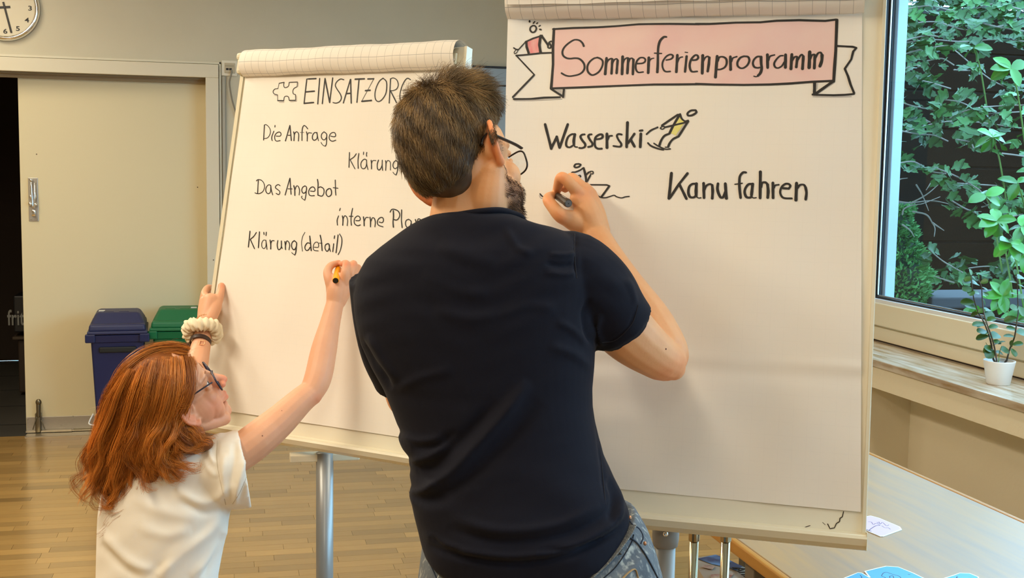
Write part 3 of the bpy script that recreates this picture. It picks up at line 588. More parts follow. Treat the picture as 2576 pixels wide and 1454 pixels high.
H2 = [('l26 283,165 258,565; s18 278,160 330,150 400,210 440,290 435,400 370,500 270,528; s24 540,325 490,450 480,530 495,580; l24 572,170 568,218; s22 600,458 700,460 735,420 720,365 670,350 600,390 560,470 575,560 620,595 715,580; l28 980,175 855,590; l28 982,175 1015,580; l18 925,440 1000,438; s26 1080,345 1095,430 1085,585; s22 1095,430 1130,360 1180,350 1215,420 1205,595;'
 's24 1460,265 1410,200 1360,180 1320,250 1305,380 1300,580; l8 1250,362 1360,362; s24 1425,345 1445,450 1440,595; s20 1445,440 1480,375 1570,380; s24 1700,365 1640,370 1590,440 1585,530 1630,572 1700,530 1715,440 1700,365; s18 1710,360 1720,450 1745,585; s22 1900,345 1840,400 1825,480 1860,550 1920,555 1970,480 1965,400 1900,345; s24 1975,420 1970,560 1960,680 1930,735; s16 1930,735 1860,700 1815,630;'
 's22 2080,462 2180,482 2220,450 2200,380 2140,365 2070,410 2040,500 2070,575 2140,600 2225,572', (640, 300, 10.733))]
H3 = [('l30 280,185 258,665; s28 500,225 420,330 300,415; s24 300,420 370,560 450,715; s28 580,215 550,450 555,700; l26 735,170 728,250; s26 840,180 825,240 832,310; s26 830,430 760,400 680,460 640,560 660,670 720,710 790,670 825,560 825,430; s22 825,430 835,580 870,740; s30 975,435 985,560 985,715; s22 985,540 1030,450 1135,445; s30 1215,430 1175,560 1180,700 1230,750 1290,700 1340,580;'
 's28 1340,435 1335,600 1350,765; s28 1445,450 1460,560 1450,765; s22 1460,560 1500,460 1560,455 1605,530 1605,755; s26 1790,445 1720,500 1690,600 1720,690 1780,705 1840,640 1850,520 1790,445; s30 1845,480 1845,640 1830,800 1790,915; s20 1790,915 1740,890 1690,825; s24 2085,360 2045,480 2035,640 2060,785; s24 2240,520 2190,550 2165,600 2175,680 2240,730 2290,700', (860, 370, 12.88))]
H4 = [('l26 240,135 225,510; s20 185,170 230,135 320,150 390,230 410,340 370,450 280,510 200,510 150,490; s22 580,290 520,275 460,340 445,430 480,500 530,510 570,460 580,290; s22 580,300 595,420 630,545; s22 830,300 780,268 720,300 705,355 760,400 815,450 815,510 780,535 720,505; l26 1085,95 960,550; l26 1088,95 1118,530; l16 1035,380 1150,382; s28 1190,295 1215,400 1220,560;'
 's22 1225,400 1260,310 1310,315 1345,420 1335,548; s24 1490,300 1430,340 1405,420 1440,495 1500,480 1535,410 1530,330 1490,300; s24 1535,340 1525,500 1505,640 1490,690; s18 1490,690 1420,640 1400,600 1420,575; s24 1640,440 1740,450 1770,410 1740,345 1690,330 1630,370 1595,450 1610,540 1670,570 1755,565; s28 1830,125 1850,250 1845,400 1850,555; s24 1865,350 1920,330 2000,380 2015,470 1990,550 1945,580 1850,555;'
 's26 2150,375 2090,420 2070,500 2100,570 2150,590 2210,540 2215,450 2190,385 2150,375; s24 2315,145 2320,300 2325,450 2335,555; l18 2260,352 2395,368', (630, 440, 10.733))]
H5 = [('s22 240,235 205,340 210,465; l22 285,45 265,105; s26 335,235 350,330 342,470; s20 350,320 390,235 440,260 465,350 455,480; s22 590,45 560,200 550,330 560,470; l18 505,245 600,245; s22 670,352 760,352 785,310 760,255 710,240 650,290 630,370 650,440 720,480 790,460; s26 865,260 880,370 885,485; s20 885,370 930,280 995,278; s26 1030,270 1045,370 1045,510; s22 1055,370 1090,290 1140,300 1165,390 1155,510;'
 's22 1260,390 1330,405 1365,370 1360,300 1315,275 1250,310 1215,390 1235,460 1290,490 1360,510; s28 1610,105 1615,250 1605,400 1615,520; s24 1530,145 1570,80 1640,75 1730,120 1770,210 1740,300 1690,340 1630,330; l24 1815,85 1810,350 1830,530; s22 1990,320 1930,350 1910,430 1940,510 2000,525 2040,460 2050,370 1990,320; s20 2045,360 2065,460 2105,540; s26 2155,325 2180,430 2185,520; s22 2185,430 2220,320 2270,320 2320,400 2320,540', (830, 520, 9.908))]
H6 = [('l26 203,115 165,495; s22 355,145 290,240 215,305; l22 210,310 310,535; l26 428,130 400,510; l22 530,140 535,195; l22 590,135 580,220; s16 575,330 520,330 480,400 485,490 530,530 575,470 580,330; s20 575,330 590,440 602,548; s26 675,325 690,420 690,540; s20 690,420 720,345 775,342; s22 860,335 845,440 860,530 890,555 940,500 945,345; s18 945,345 945,460 968,530; s24 1030,360 1040,450 1045,555; s20 1045,450 1075,350 1120,370 1145,450 1130,560;'
 's24 1260,340 1210,380 1190,460 1220,540 1270,550 1310,470 1310,390 1260,340; s24 1315,390 1305,540 1290,640 1270,685; s16 1270,685 1220,650 1195,625; s14 1520,140 1460,250 1435,400 1455,595; s26 1635,230 1650,400 1665,580; s22 1635,405 1580,395 1530,450 1515,520 1550,575 1600,560 1640,500; s16 1735,495 1835,495 1835,400 1790,375 1740,410 1715,490 1735,570 1835,585; s24 1885,210 1910,350 1925,580; l12 1855,398 1930,402;'
 's22 2070,410 2010,440 1995,520 2030,590 2070,575 2100,500 2095,430 2070,410; s20 2090,430 2105,530 2125,600; l24 2205,415 2180,605; l24 2230,225 2220,290; l26 2315,205 2260,630; s20 2350,180 2400,280 2400,420 2360,580 2310,675', (610, 570, 9.541))]
for t in (H1, H2, H3, H4, H5, H6): strokes(c2, t, 'lettering', sh2, M_marker)
strokes(c2, E1, 'drawing', sh2, M_marker)
strokes(c2, [('l10 165,528 250,526; l10 360,520 465,512; l10 492,190 486,265; l10 465,420 466,505; l10 80,405 140,422', (680, 180, 6.779))], 'grey_shading', sh2, M_graym)
pp = on(817, 1150, c2.w(0, 0, -.04), c2.n)
M_pole2 = mat('pole_grey_blue', s2l((150, 152, 150)), .35, .3)
mk('pole', tube([[pp[0], pp[1], .10], [pp[0], pp[1], pp[2]+.012]], .0225, 28), M_pole2, fc2, smooth=True)
mk('tray_bracket', box((pp[0]-.09, pp[1]-.01, pp[2]-.01), (pp[0]+.09, pp[1]+.03, pp[2]+.01), .003), M_cream, fc2)
star_base(c2, pp[0], pp[1], fc2)
# ======================= TABLE =======================
TZ = .75
M_maple = mat('maple_laminate', s2l((152, 136, 120)), .36, spec=.5, noise=(3.5, s2l((186, 150, 100)), .3, (9, .8, 1)))
M_edge = mat('beech_edge', s2l((190, 136, 62)), .4, noise=(6, s2l((170, 116, 48)), .3, (1, 1, 8)))
tb = thing('table', 'long maple topped table between the right flip chart and the window wall', 'table', (1.54, 2.6, 0))
mk('table_top', box((1.160, 1.0, TZ-.026), (1.925, 4.05, TZ), .002), M_maple, tb)
mk('edge_band', merge([box((1.140, .99, TZ-.030), (1.160, 4.06, TZ+.0005), .006, 3), box((1.925, .99, TZ-.030), (1.945, 4.06, TZ+.0005), .006, 3)]), M_edge, tb)
M_leg = mat('table_leg_grey', s2l((108, 98, 84)), .5)
for x in (1.20, 1.88):
    for y in (1.2, 2.46, 3.95): mk('leg', box((x-.02, y-.02, 0), (x+.03, y+.03, TZ-.027), .003), M_leg, tb)
# cards on the table
def card(pts, m, label, draw, crop=None, border=.004, group=None):
    V = np.array([onz(*p, TZ+.001) for p in pts]); c = V.mean(0); n = len(V)
    t = thing('picture_card', label, 'card', (c[0], c[1], TZ+.0006), group)
    def pris(Q, z0, z1): return np.vstack([np.column_stack([Q[:, :2], np.full(n, z0)]), np.column_stack([Q[:, :2], np.full(n, z1)])]), [tuple(range(n))[::-1], tuple(range(n, 2*n))]+[(i, (i+1) % n, n+(i+1) % n, n+i) for i in range(n)]
    mk('card_border', pris(V, TZ+.0006, TZ+.0022), mat('card_white', (.85, .88, .92), .4), t)
    D = c-V; D /= np.linalg.norm(D, axis=1)[:, None]; mk('card_face', pris(V+D*border, TZ+.0020, TZ+.0025), m, t)
    parts = []
    for P, w, sm in parse(draw, (0, 0, 1.)):
        Q = np.array([onz(*p, TZ+.003) for p in P]); wm = w*float(proj(Q[0])[2])/FPX; parts.append(tube(Q-[0, 0, .0004], wm*.5, 5, flat=.2))
    mk('card_drawing', merge(parts), mat('card_ink', (.05, .03, .12), .5), t, kind='stuff'); return t
M_lilac = mat('lilac_print', s2l((214, 192, 222)), .35); M_cyan = mat('blue_print', s2l((70, 160, 214)), .35, noise=(6, s2l((96, 180, 226)), .3))
card([(2162, 1303), (2190, 1298), (2212, 1304), (2264, 1326), (2269, 1333), (2222, 1350), (2214, 1350), (2172, 1332), (2156, 1318)], M_lilac, 'lilac card with a drawn figure lying alone beside the board corner', 's1.6 2184,1312 2192,1313 2197,1319 2204,1316 2214,1321; s2.2 2214,1321 2204,1322 2192,1329 2186,1334; s1.5 2218,1322 2226,1327 2234,1327 2240,1331; l3 2170,1329 2192,1336; s1.5 2211,1312 2214,1318 2220,1314 2230,1322 2236,1320; s1.5 2206,1313 2210,1316')
card([(2120, 1456), (2145, 1446), (2158, 1441), (2168, 1442), (2196, 1458), (2210, 1480), (2160, 1500), (2110, 1470)], M_cyan, 'leftmost blue card at the bottom edge of the table', 's2 2164,1446 2168,1452 2162,1458')
card([(2174, 1438), (2205, 1430), (2228, 1425), (2260, 1427), (2300, 1443), (2330, 1458), (2330, 1480), (2260, 1500), (2200, 1470)], M_cyan, 'blue card with a small white shape, second from the left', 's2 2222,1441 2230,1439 2245,1444 2262,1449 2268,1456; s2 2222,1441 2218,1448 2226,1452 2232,1458; s2 2238,1449 2246,1448 2248,1455 2240,1456 2238,1449; l2.5 2284,1444 2290,1445')
card([(2372, 1456), (2400, 1447), (2414, 1442), (2440, 1443), (2462, 1452), (2470, 1475), (2420, 1500), (2380, 1480)], M_cyan, 'rightmost blue card at the bottom edge of the table', 'l3 2408,1450 2405,1458')
# two chrome posts behind the right flip chart
cs_ = thing('chrome_stand', 'pair of chrome tubes standing under the right flip chart', 'stand', (.83, 2.36, 0))
for px in (1744.5, 1824):
    p = at(px, 1400, 2.46); q = tube([[p[0], p[1], .02], [p[0], p[1], .875]], .0098, 20); mk('post', q, M_chrome_brown, cs_, smooth=True)
    mk('post_cap', lathe([(.0098, .84), (.0115, .84), (.0115, .89), (.004, .895)], (p[0], p[1], 0), 16), M_chrome_brown, cs_)
pa, pb = at(1744.5, 1400, 2.46), at(1824, 1400, 2.46)
mk('foot_bar', rtube([[pa[0]-.12, pa[1]+.04, .015], [pb[0]+.12, pb[1]-.04, .015]], .012, 10), M_chrome, cs_, smooth=True)
mk('top_bar', rtube([[pa[0]-.09, pa[1]+.03, .885], [pb[0], pb[1], .885]], .011, 10), M_black, cs_, smooth=True)
# printed box with magazines on the floor behind
M_box = mat('carton_print', s2l((196, 180, 158)), .6)
bz = .36
q0, q1, q2, q3 = [onz(*p, bz) for p in ((1740, 1405), (1800, 1395), (1925, 1450), (1800, 1500))]
bc = (q0+q1+q2+q3)/4
bx = thing('magazine_box', 'carton with magazines and black print standing on the floor beside the table', 'box', (bc[0], bc[1], 0))
def prism(Q, z0, z1):
    n = len(Q); Q = np.array(Q); return np.vstack([np.column_stack([Q[:, :2], np.full(n, z0)]), np.column_stack([Q[:, :2], np.full(n, z1)])]), [tuple(range(n))[::-1], tuple(range(n, 2*n))]+[(i, (i+1) % n, n+(i+1) % n, n+i) for i in range(n)]
mk('carton', prism([q0, q3, q2, q1], .0, bz), M_box, bx)
def patch(pts, m, name, z): 
    Q = [onz(*p, bz+z) for p in pts]; mk(name, prism(Q, bz+z-.001, bz+z), m, bx)
patch([(1755, 1405), (1800, 1395), (1826, 1404), (1868, 1425), (1845, 1430), (1790, 1418)], mat('mag_blue', s2l((120, 170, 220)), .4, noise=(14, s2l((60, 80, 120)), .12)), 'magazine', .003)
patch([(1770, 1420), (1800, 1424), (1792, 1432), (1765, 1426)], mat('mag_red', s2l((150, 84, 70)), .4, noise=(18, s2l((220, 200, 180)), .1)), 'magazine', .005)
patch([(1840, 1412), (1868, 1424), (1852, 1434), (1836, 1428)], mat('mag_navy', s2l((74, 90, 120)), .4), 'magazine', .006)
patch([(1788, 1445), (1846, 1442), (1836, 1456), (1790, 1460)], mat('mag_rust', s2l((160, 60, 50)), .4, noise=(20, s2l((230, 214, 190)), .12)), 'magazine', .004)
for s_, (px, py), sz in (('Bibel', (1906, 1443), .075), ('AnDenk', (1874, 1442), .065)):
    V, Fc = text_mesh(s_, sz); o_ = onz(px, py, bz+.008); ex = onz(px+10, py+7.6, bz+.008)-o_; ex /= np.linalg.norm(ex); ey = np.array([-ex[1], ex[0], 0])
    mk('print', (V[:, [0]]*ex+V[:, [1]]*ey*.8+V[:, [2]]*[0, 0, 1]+o_+ex*.05, Fc), M_ink, bx)
# ======================= BINS =======================
def bin_(xl, xr, ztop, m, mtop, label, rot, lx, yf=6.86):
    w = xr-xl; c = np.array([(xl+xr)/2, yf+.20, 0]); t = thing('waste_bin', label, 'bin', c, 'waste bins by the sliding door')
    ca, sa = math.cos(rot), math.sin(rot); A = np.array([[ca, sa, 0], [-sa, ca, 0], [0, 0, 1]])
    def P(V): return np.asarray(V)@A+c
    def taper(z0, z1, wx0, wx1, dy0, dy1, bev=.012, oy=0):
        bm = bmesh.new(); bmesh.ops.create_cube(bm, size=2)
        for v in bm.verts:
            top = v.co.z > 0; v.co = Vector((v.co.x*(wx1 if top else wx0), oy+v.co.y*(dy1 if top else dy0), z1 if top else z0))
        bmesh.ops.bevel(bm, geom=bm.edges[:], offset=bev, segments=3, affect='EDGES', profile=.5); V, F = bm_out(bm); return P(V), F
    hw = w/2; zr = ztop-.115
    mk('body', taper(.02, zr, hw*.72, hw*.90, .13, .18), m, t)
    mk('rim', merge([taper(zr-.045, zr, hw*.93, hw*.97, .185, .195, .006)]+[taper(zr-.040, zr+.004, .028, .030, .012, .012, .004) for _ in ()]), m, t)
    for sx in (-1, 1):
        V, F = obox((sx*(hw*.90), -.19, zr-.018), I3, (.027, .016, .024), .006); mk('rim_tab', (P(V), F), m, t)
    V, F = obox((0, -.178, zr-.085), I3, (hw*.62, .010, .016), .006); mk('hand_slot', (P(V), F), mat('slot_dark', (.004, .006, .006), .6), t)
    mk('lid', merge([taper(zr+.004, zr+.022, hw*1.0, hw*1.0, .205, .205, .006), taper(zr+.018, zr+.060, hw*.96, hw*.93, .195, .190, .014), taper(zr+.050, ztop, hw*.93, hw*.72, .188, .10, .016, .03)]), mtop, t, smooth=False)
    for k, ox in enumerate((-.35, .22)):
        V, F = obox((hw*ox*.9, -.02, ztop-.012), I3, (hw*.20, .035, .0145), .008); mk('lid_recess', (P(V), F), m, t)
    a_ = 38; ca2, sa2 = math.cos(math.radians(a_)), math.sin(math.radians(a_))
    V, F = obox((hw*lx, .0, ztop+.001), I3, (.017, .02, .002), .0005); mk('sticker', (P(V), F), mat('sticker_white', (.7, .7, .66), .5), t)
    return t
M_bb = mat('bin_blue', s2l((26, 34, 78)), .42, spec=.4); M_bg = mat('bin_green', s2l((0, 104, 62)), .42, spec=.4)
pl, pr = ony(214, 830, 6.86), ony(366, 830, 6.86)
zt = ony(290, 783, 7.03)[2]
bin_(pl[0], pr[0], zt, M_bb, mat('bin_blue_lid', s2l((38, 44, 84)), .5), 'tall dark blue waste bin with a closed lid by the sliding door', .05, -.56)
pl, pr = ony(376, 828, 6.95), ony(520, 828, 6.95)
bin_(pl[0], pr[0], ony(430, 776, 7.12)[2], M_bg, mat('bin_green_lid', s2l((22, 108, 66)), .5), 'green waste bin with a closed lid beside the blue one', .0, .52, 6.95)
M_wh = mat('white_wire', (.80, .80, .78), .4)
wp = lambda px, py, y=6.70: ony(px, py, y)
ws = thing('wire_trolley', 'white wire frame at the foot of the blue bin behind the red hair', 'trolley', (wp(246, 1120)[0]+.1, 6.75, 0))
mk('wire_loop', merge([rtube([wp(234, 1042, 6.84), wp(224, 1062, 6.76), wp(227, 1068, 6.74), wp(240, 1070, 6.72), wp(252, 1069, 6.70)], .004, 8), rtube([wp(252, 1069, 6.70), wp(330, 1075, 6.70), wp(334, 1080, 6.8)], .004, 8)]), M_wh, ws, smooth=True)
a1, a2 = wp(240, 1070), wp(248, 1122)
mk('post', merge([box((a1[0], 6.695, .03), (a2[0], 6.71, a1[2])), box((a1[0]-.0, 6.68, a1[2]-.012), (a1[0]+.20, 6.72, a1[2]+.006), .003)]), M_wh, ws)
mk('base', box((a1[0]-.005, 6.66, .0), (a1[0]+.2, 6.76, .03), .006), M_wh, ws)
# ======================= POTTED PLANT ON THE SILL =======================
SZ = .870
pc = onz(2511, 966, SZ); pc[2] = SZ; dpt = float(proj(pc)[2]); k_ = dpt/FPX
pl_ = thing('potted_plant', 'leafy jade plant in a small white pot on the window sill', 'potted plant', pc)
H_ = .0865
mk('pot', lathe([(.001, 0), (.0385, 0), (.0405, .003), (.0545, H_-.004), (.0552, H_), (.0525, H_), (.050, H_-.010), (.001, H_-.012)], pc, 40), mat('white_ceramic', (.84, .83, .80), .35), pl_, smooth=True)
mk('soil', lathe([(.0, H_-.010), (.049, H_-.011)], pc, 24), mat('soil', (.012, .008, .005), .95, bump=(60, .8, .01)), pl_)
def leaf_mesh(name, outline, m, cup=.15, fold=.25, rows=None):
    """outline: half outline (x>=0) of (x, y) from base to tip, unit length"""
    o = np.array(outline, float); n = len(o); V = []; 
    for x, y in o: V += [(-x, y, abs(x)*fold-cup*y*y), (-x*.5, y, abs(x)*fold*.45-cup*y*y), (0, y, -cup*y*y), (x*.5, y, abs(x)*fold*.45-cup*y*y), (x, y, abs(x)*fold-cup*y*y)]
    Fc = [(i*5+j, i*5+j+1, (i+1)*5+j+1, (i+1)*5+j) for i in range(n-1) for j in range(4)]
    me = bpy.data.meshes.new(name); me.from_pydata(V, [], Fc); me.update(); me.polygons.foreach_set('use_smooth', [True]*len(Fc)); me.materials.append(m); return me
def inst(me, name, pos, d, up, sc, parent, wid=1.0):
    """place a leaf: y axis along d, z axis near up"""
    d = np.asarray(d, float); d = d/np.linalg.norm(d); z = np.asarray(up, float)-d*np.dot(up, d); z = z/(np.linalg.norm(z)+1e-9); x = np.cross(d, z)
    p = np.asarray(pos)-LOC[parent.name]
    o = bpy.data.objects.new(name, me); COL.objects.link(o); o.parent = parent
    o.matrix_basis = Matrix([[x[i]*sc*wid, d[i]*sc, z[i]*sc, p[i]] for i in range(3)]+[[0, 0, 0, 1]]); return o
M_jade = mat('jade_leaf', s2l((66, 96, 30)), .38, spec=.4, noise=(20, s2l((48, 80, 26)), .3), rnd=.22)
jade = leaf_mesh('jade_leaf', [(0, 0), (.16, .12), (.30, .35), (.36, .60), (.30, .82), (.16, .95), (0, 1)], M_jade, .12, .22)
M_stem = mat('woody_stem', s2l((66, 56, 40)), .7)
M_gst = mat('green_stem', s2l((92, 120, 50)), .6)
def pp_(px, py, dz=0): return at(px, py, dpt+dz)
stems = [([(2500, 912), (2494, 868), (2486, 838), (2474, 808), (2461, 786), (2450, 752), (2446, 725), (2443, 692)], 0, .0034),
         ([(2508, 912), (2502, 876), (2494, 846), (2482, 812), (2474, 780), (2471, 750), (2469, 722), (2462, 704)], -.03, .0032),
         ([(2531, 912), (2541, 876), (2552, 848), (2558, 810), (2562, 780), (2560, 745), (2559, 712), (2557, 690)], .01, .0034),
         ([(2512, 912), (2514, 888), (2520, 870)], -.03, .002), ([(2504, 912), (2490, 880), (2480, 862)], .02, .002)]
for pts, dz, r in stems:
    P = cr(np.array([pp_(x, y, dz+.02*math.sin(i*1.7)) for i, (x, y) in enumerate(pts)]), 6)
    P[0] = [pc[0]+(P[0][0]-pc[0])*.7, pc[1]+(P[0][1]-pc[1])*.5, pc[2]+H_-.012]
    mk('stem', tube(P, np.linspace(r, r*.45, len(P)), 8), M_stem if r > .0025 else M_gst, pl_, smooth=True)
lv = [  # base px, tip px, size scale, depth offset
 (2443,694,2441,676,.024),(2443,696,2428,706,.020),(2445,696,2458,706,.02),(2443,708,2422,709,.026),(2444,712,2462,712,.022),(2446,726,2422,727,.024),(2446,727,2440,742,.026),(2448,735,2464,736,.028),
 (2463,706,2462,692,.03),(2466,712,2482,706,.030),(2470,722,2486,730,.022),(2471,742,2484,748,.02),(2471,750,2480,768,.026),(2472,735,2486,742,.02),
 (2452,762,2416,758,.036),(2456,778,2448,774,.045),(2460,786,2478,778,.03),(2462,788,2441,792,.035),(2474,782,2490,776,.034),(2476,800,2503,782,.034),(2476,806,2506,800,.03),
 (2480,812,2456,820,.036),(2482,816,2431,815,.042),(2485,826,2510,818,.036),(2486,836,2460,832,.034),(2490,850,2516,838,.036),(2488,846,2454,850,.036),(2494,858,2520,862,.034),
 (2496,870,2528,856,.036),(2492,868,2476,892,.034),(2500,880,2482,898,.03),(2504,886,2524,888,.032),(2496,884,2478,872,.036),
 (2557,694,2552,678,.026),(2557,700,2575,694,.03),(2559,712,2540,706,.026),(2560,716,2578,722,.026),(2560,742,2543,736,.026),(2561,750,2580,742,.028),(2562,770,2576,790,.044),(2562,776,2543,772,.04),
 (2560,800,2526,806,.036),(2560,808,2586,800,.034),(2556,830,2532,822,.034),(2556,836,2582,836,.038),(2552,848,2524,842,.034),(2550,856,2540,872,.034),(2546,868,2574,862,.036),(2544,876,2556,896,.034),(2540,884,2520,878,.028)]
for i, (bx_, by_, tx, ty, sc) in enumerate(lv):
    b = pp_(bx_, by_, 0); t_ = pp_(tx, ty, (RNG.random()-.5)*.05); d = t_-b; up = np.array([(RNG.random()-.5)*1.0, -.35-RNG.random()*.5, .55+RNG.random()*.5])
    L_ = max(np.linalg.norm(d), sc*.95); inst(jade, 'leaf', b, d, up, min(L_, .052), pl_, 1.05)
# ======================= GARDEN OUTSIDE =======================
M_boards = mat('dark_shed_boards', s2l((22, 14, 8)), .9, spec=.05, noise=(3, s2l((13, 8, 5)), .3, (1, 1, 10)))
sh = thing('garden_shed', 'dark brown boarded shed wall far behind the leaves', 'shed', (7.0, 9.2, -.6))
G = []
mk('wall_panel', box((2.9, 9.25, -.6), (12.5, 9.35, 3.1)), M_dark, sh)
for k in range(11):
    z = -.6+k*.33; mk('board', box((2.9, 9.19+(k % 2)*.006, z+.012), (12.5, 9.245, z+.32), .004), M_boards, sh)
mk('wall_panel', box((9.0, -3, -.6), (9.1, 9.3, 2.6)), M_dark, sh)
mk('ground_outside', box((3.12, -4, -.8), (12.6, 9.4, -.6)), mat('garden_soil', s2l((38, 36, 26)), .95, noise=(3, s2l((44, 60, 34)), .3)), kind='structure')
st_ = at(2400, 752, 6.4); tag(mk('garden_bench', merge([box(st_+[-.2, -.1, -.04], st_+[.9, .3, .02], .01), box([st_[0]-.15, st_[1], -.6], [st_[0]-.05, st_[1]+.2, st_[2]], .01), box([st_[0]+.7, st_[1], -.6], [st_[0]+.8, st_[1]+.2, st_[2]], .01)]), mat('weathered_slab', s2l((50, 48, 52)), .8)), 'grey weathered garden bench low behind the window', 'bench')
M_maplel = mat('vine_leaf', s2l((58, 100, 44)), .5, spec=.2, noise=(6, s2l((38, 76, 32)), .3), rnd=.4)
ml = [(0, 0), (.10, .06), (.30, .02), (.42, .16), (.30, .24), (.50, .40), (.52, .58), (.34, .55), (.26, .62), (.24, .80), (.12, .84), (0, 1)]
maple = leaf_mesh('vine_leaf', ml, M_maplel, .2, .18)
M_laur = mat('laurel_leaf', s2l((58, 122, 26)), .28, spec=.5, rnd=.3)
laurel = leaf_mesh('laurel_leaf', [(0, 0), (.08, .06), (.18, .25), (.22, .5), (.18, .75), (.08, .93), (0, 1)], M_laur, .25, .35)
M_bark = mat('bark', s2l((132, 120, 110)), .85)
sprays = [ # px polyline, depth, count
 ([(2262, -25), (2400, -40), (2590, -25)], 6.6, 60), ([(2262, -75), (2400, -90), (2590, -75)], 6.8, 50), ([(2380, -4), (2480, 6), (2600, 2)], 6.9, 80), ([(2262, 2), (2380, -2), (2500, -8)], 7.0, 60),
 ([(2262, 20), (2340, 10), (2420, 25), (2500, 5), (2576, 20)], 5.9, 46), ([(2262, 60), (2350, 50), (2440, 70), (2576, 50)], 6.1, 42), ([(2430, 40), (2500, 60), (2590, 75)], 5.5, 22),
 ([(2262, 105), (2340, 95), (2420, 100), (2500, 95), (2590, 100)], 6.2, 36), ([(2262, 135), (2320, 118), (2385, 108)], 5.6, 16), ([(2265, 100), (2330, 85), (2400, 92)], 5.7, 14),
 ([(2330, 148), (2370, 142), (2400, 158)], 5.7, 8), ([(2400, 170), (2440, 172)], 5.5, 4), ([(2290, 195), (2330, 200), (2392, 218)], 6.0, 10), ([(2262, 250), (2300, 262), (2352, 272)], 5.8, 10),
 ([(2370, 245), (2410, 250), (2440, 262)], 5.8, 8), ([(2390, 292), (2440, 270), (2500, 262), (2590, 258)], 5.5, 18), ([(2440, 285), (2500, 280), (2590, 275)], 5.9, 12), ([(2258, 270), (2300, 285), (2340, 302)], 5.7, 9),
 ([(2258, 322), (2310, 332), (2350, 335), (2385, 350)], 5.6, 14), ([(2405, 345), (2440, 352), (2450, 368)], 5.4, 8), ([(2520, 380), (2560, 385), (2600, 392)], 5.3, 8), ([(2258, 405), (2300, 402), (2340, 425), (2380, 432)], 5.6, 15),
 ([(2350, 415), (2410, 440), (2460, 470), (2470, 480)], 5.4, 14), ([(2400, 455), (2480, 460), (2512, 462)], 5.5, 9), ([(2395, 500), (2430, 520), (2465, 535)], 5.5, 8), ([(2470, 515), (2530, 500), (2590, 512)], 5.4, 12), ([(2540, 540), (2590, 530)], 5.4, 7),
 ([(2340, 625), (2370, 650), (2400, 668), (2440, 690)], 5.9, 16), ([(2350, 690), (2400, 705), (2380, 700)], 5.7, 6), ([(2420, 672), (2480, 665), (2520, 670)], 6.0, 10), ([(2258, 330), (2400, 300), (2590, 320)], 6.9, 22), ([(2400, 120), (2500, 200), (2590, 230)], 6.8, 26), ([(2540, 600), (2590, 640), (2590, 700)], 5.8, 18), ([(2258, 180), (2300, 160), (2340, 170)], 6.6, 14)]
tree = thing('garden_tree', 'tree with lobed pale green leaves in layered sprays outside the window', 'tree', tuple(onz(2500, 900, -.6)*np.array([1, 1, 0])+np.array([.6, .6, -.6])))
leaves = []; tw = []
for pts, d, n in sprays:
    P = cr(np.array([at(x, y, d+RNG.normal(0, .08)) for x, y in pts]), 8)
    tw.append(tube(P+[0, 0, -.01], .0035, 5))
    for i in range(n):
        q = P[int(RNG.integers(len(P)))]+RNG.normal(0, 1, 3)*[.045, .06, .028]
        az = RNG.uniform(0, 2*math.pi); dd = np.array([math.cos(az), math.sin(az), -.35+RNG.normal(0, .25)]); up = np.array([-.35+RNG.normal(0, .25), -.5+RNG.normal(0, .25), .8])
        leaves.append((q, dd, up, RNG.uniform(.055, .095), d))
order = sorted(range(len(leaves)), key=lambda i: leaves[i][4])
def join_leaves(me, L, name, parent):
    base = np.array([v.co[:] for v in me.vertices]); fs = [tuple(p.vertices) for p in me.polygons]; parts = []
    for q, dd, up, sc, _ in L:
        d = dd/np.linalg.norm(dd); z = up-d*np.dot(up, d); z /= np.linalg.norm(z); x = np.cross(d, z); parts.append((base@np.array([x, d, z])*sc+q, fs))
    return mk(name, merge(parts), me.materials[0], parent, smooth=True, kind='stuff')
for i in order[:290]: q, dd, up, sc, _ = leaves[i]; inst(maple, 'leaf', q, dd, up, sc, tree)
# more leaves overhead and to the side, all one mesh
ext = []
for k in range(1500):
    q = at(RNG.uniform(2150, 3600), RNG.uniform(-500, 520), RNG.uniform(6.2, 8.2)); 
    pq = proj(q)
    if q[2] > 2.5 or q[0] < 3.3 or (pq[0] < 2620 and pq[1] > 14): continue
    az = RNG.uniform(0, 6.28); ext.append((q, np.array([math.cos(az), math.sin(az), -.3]), np.array([-.3, -.4, .8])+RNG.normal(0, .2, 3), RNG.uniform(.06, .1), 0))
join_leaves(maple, [leaves[i] for i in order[290:]]+ext, 'leaf_mass', tree)
mk('twigs', merge(tw), M_bark, tree, kind='stuff')
tb_ = LOC[tree.name]; mk('trunk', tube(cr([tb_, tb_+[.05, .05, 1.2], tb_+[-.1, .0, 2.6], tb_+[-.2, -.1, 3.2]], 6), np.linspace(.10, .05, 19), 10), M_bark, tree, smooth=True)
lau = thing('laurel_shrub', 'glossy laurel shrub with long pointed leaves at the right of the window', 'shrub', tuple(onz(2560, 1000, -.6)*np.array([1, 1, 0])+np.array([.3, .3, -.6])))
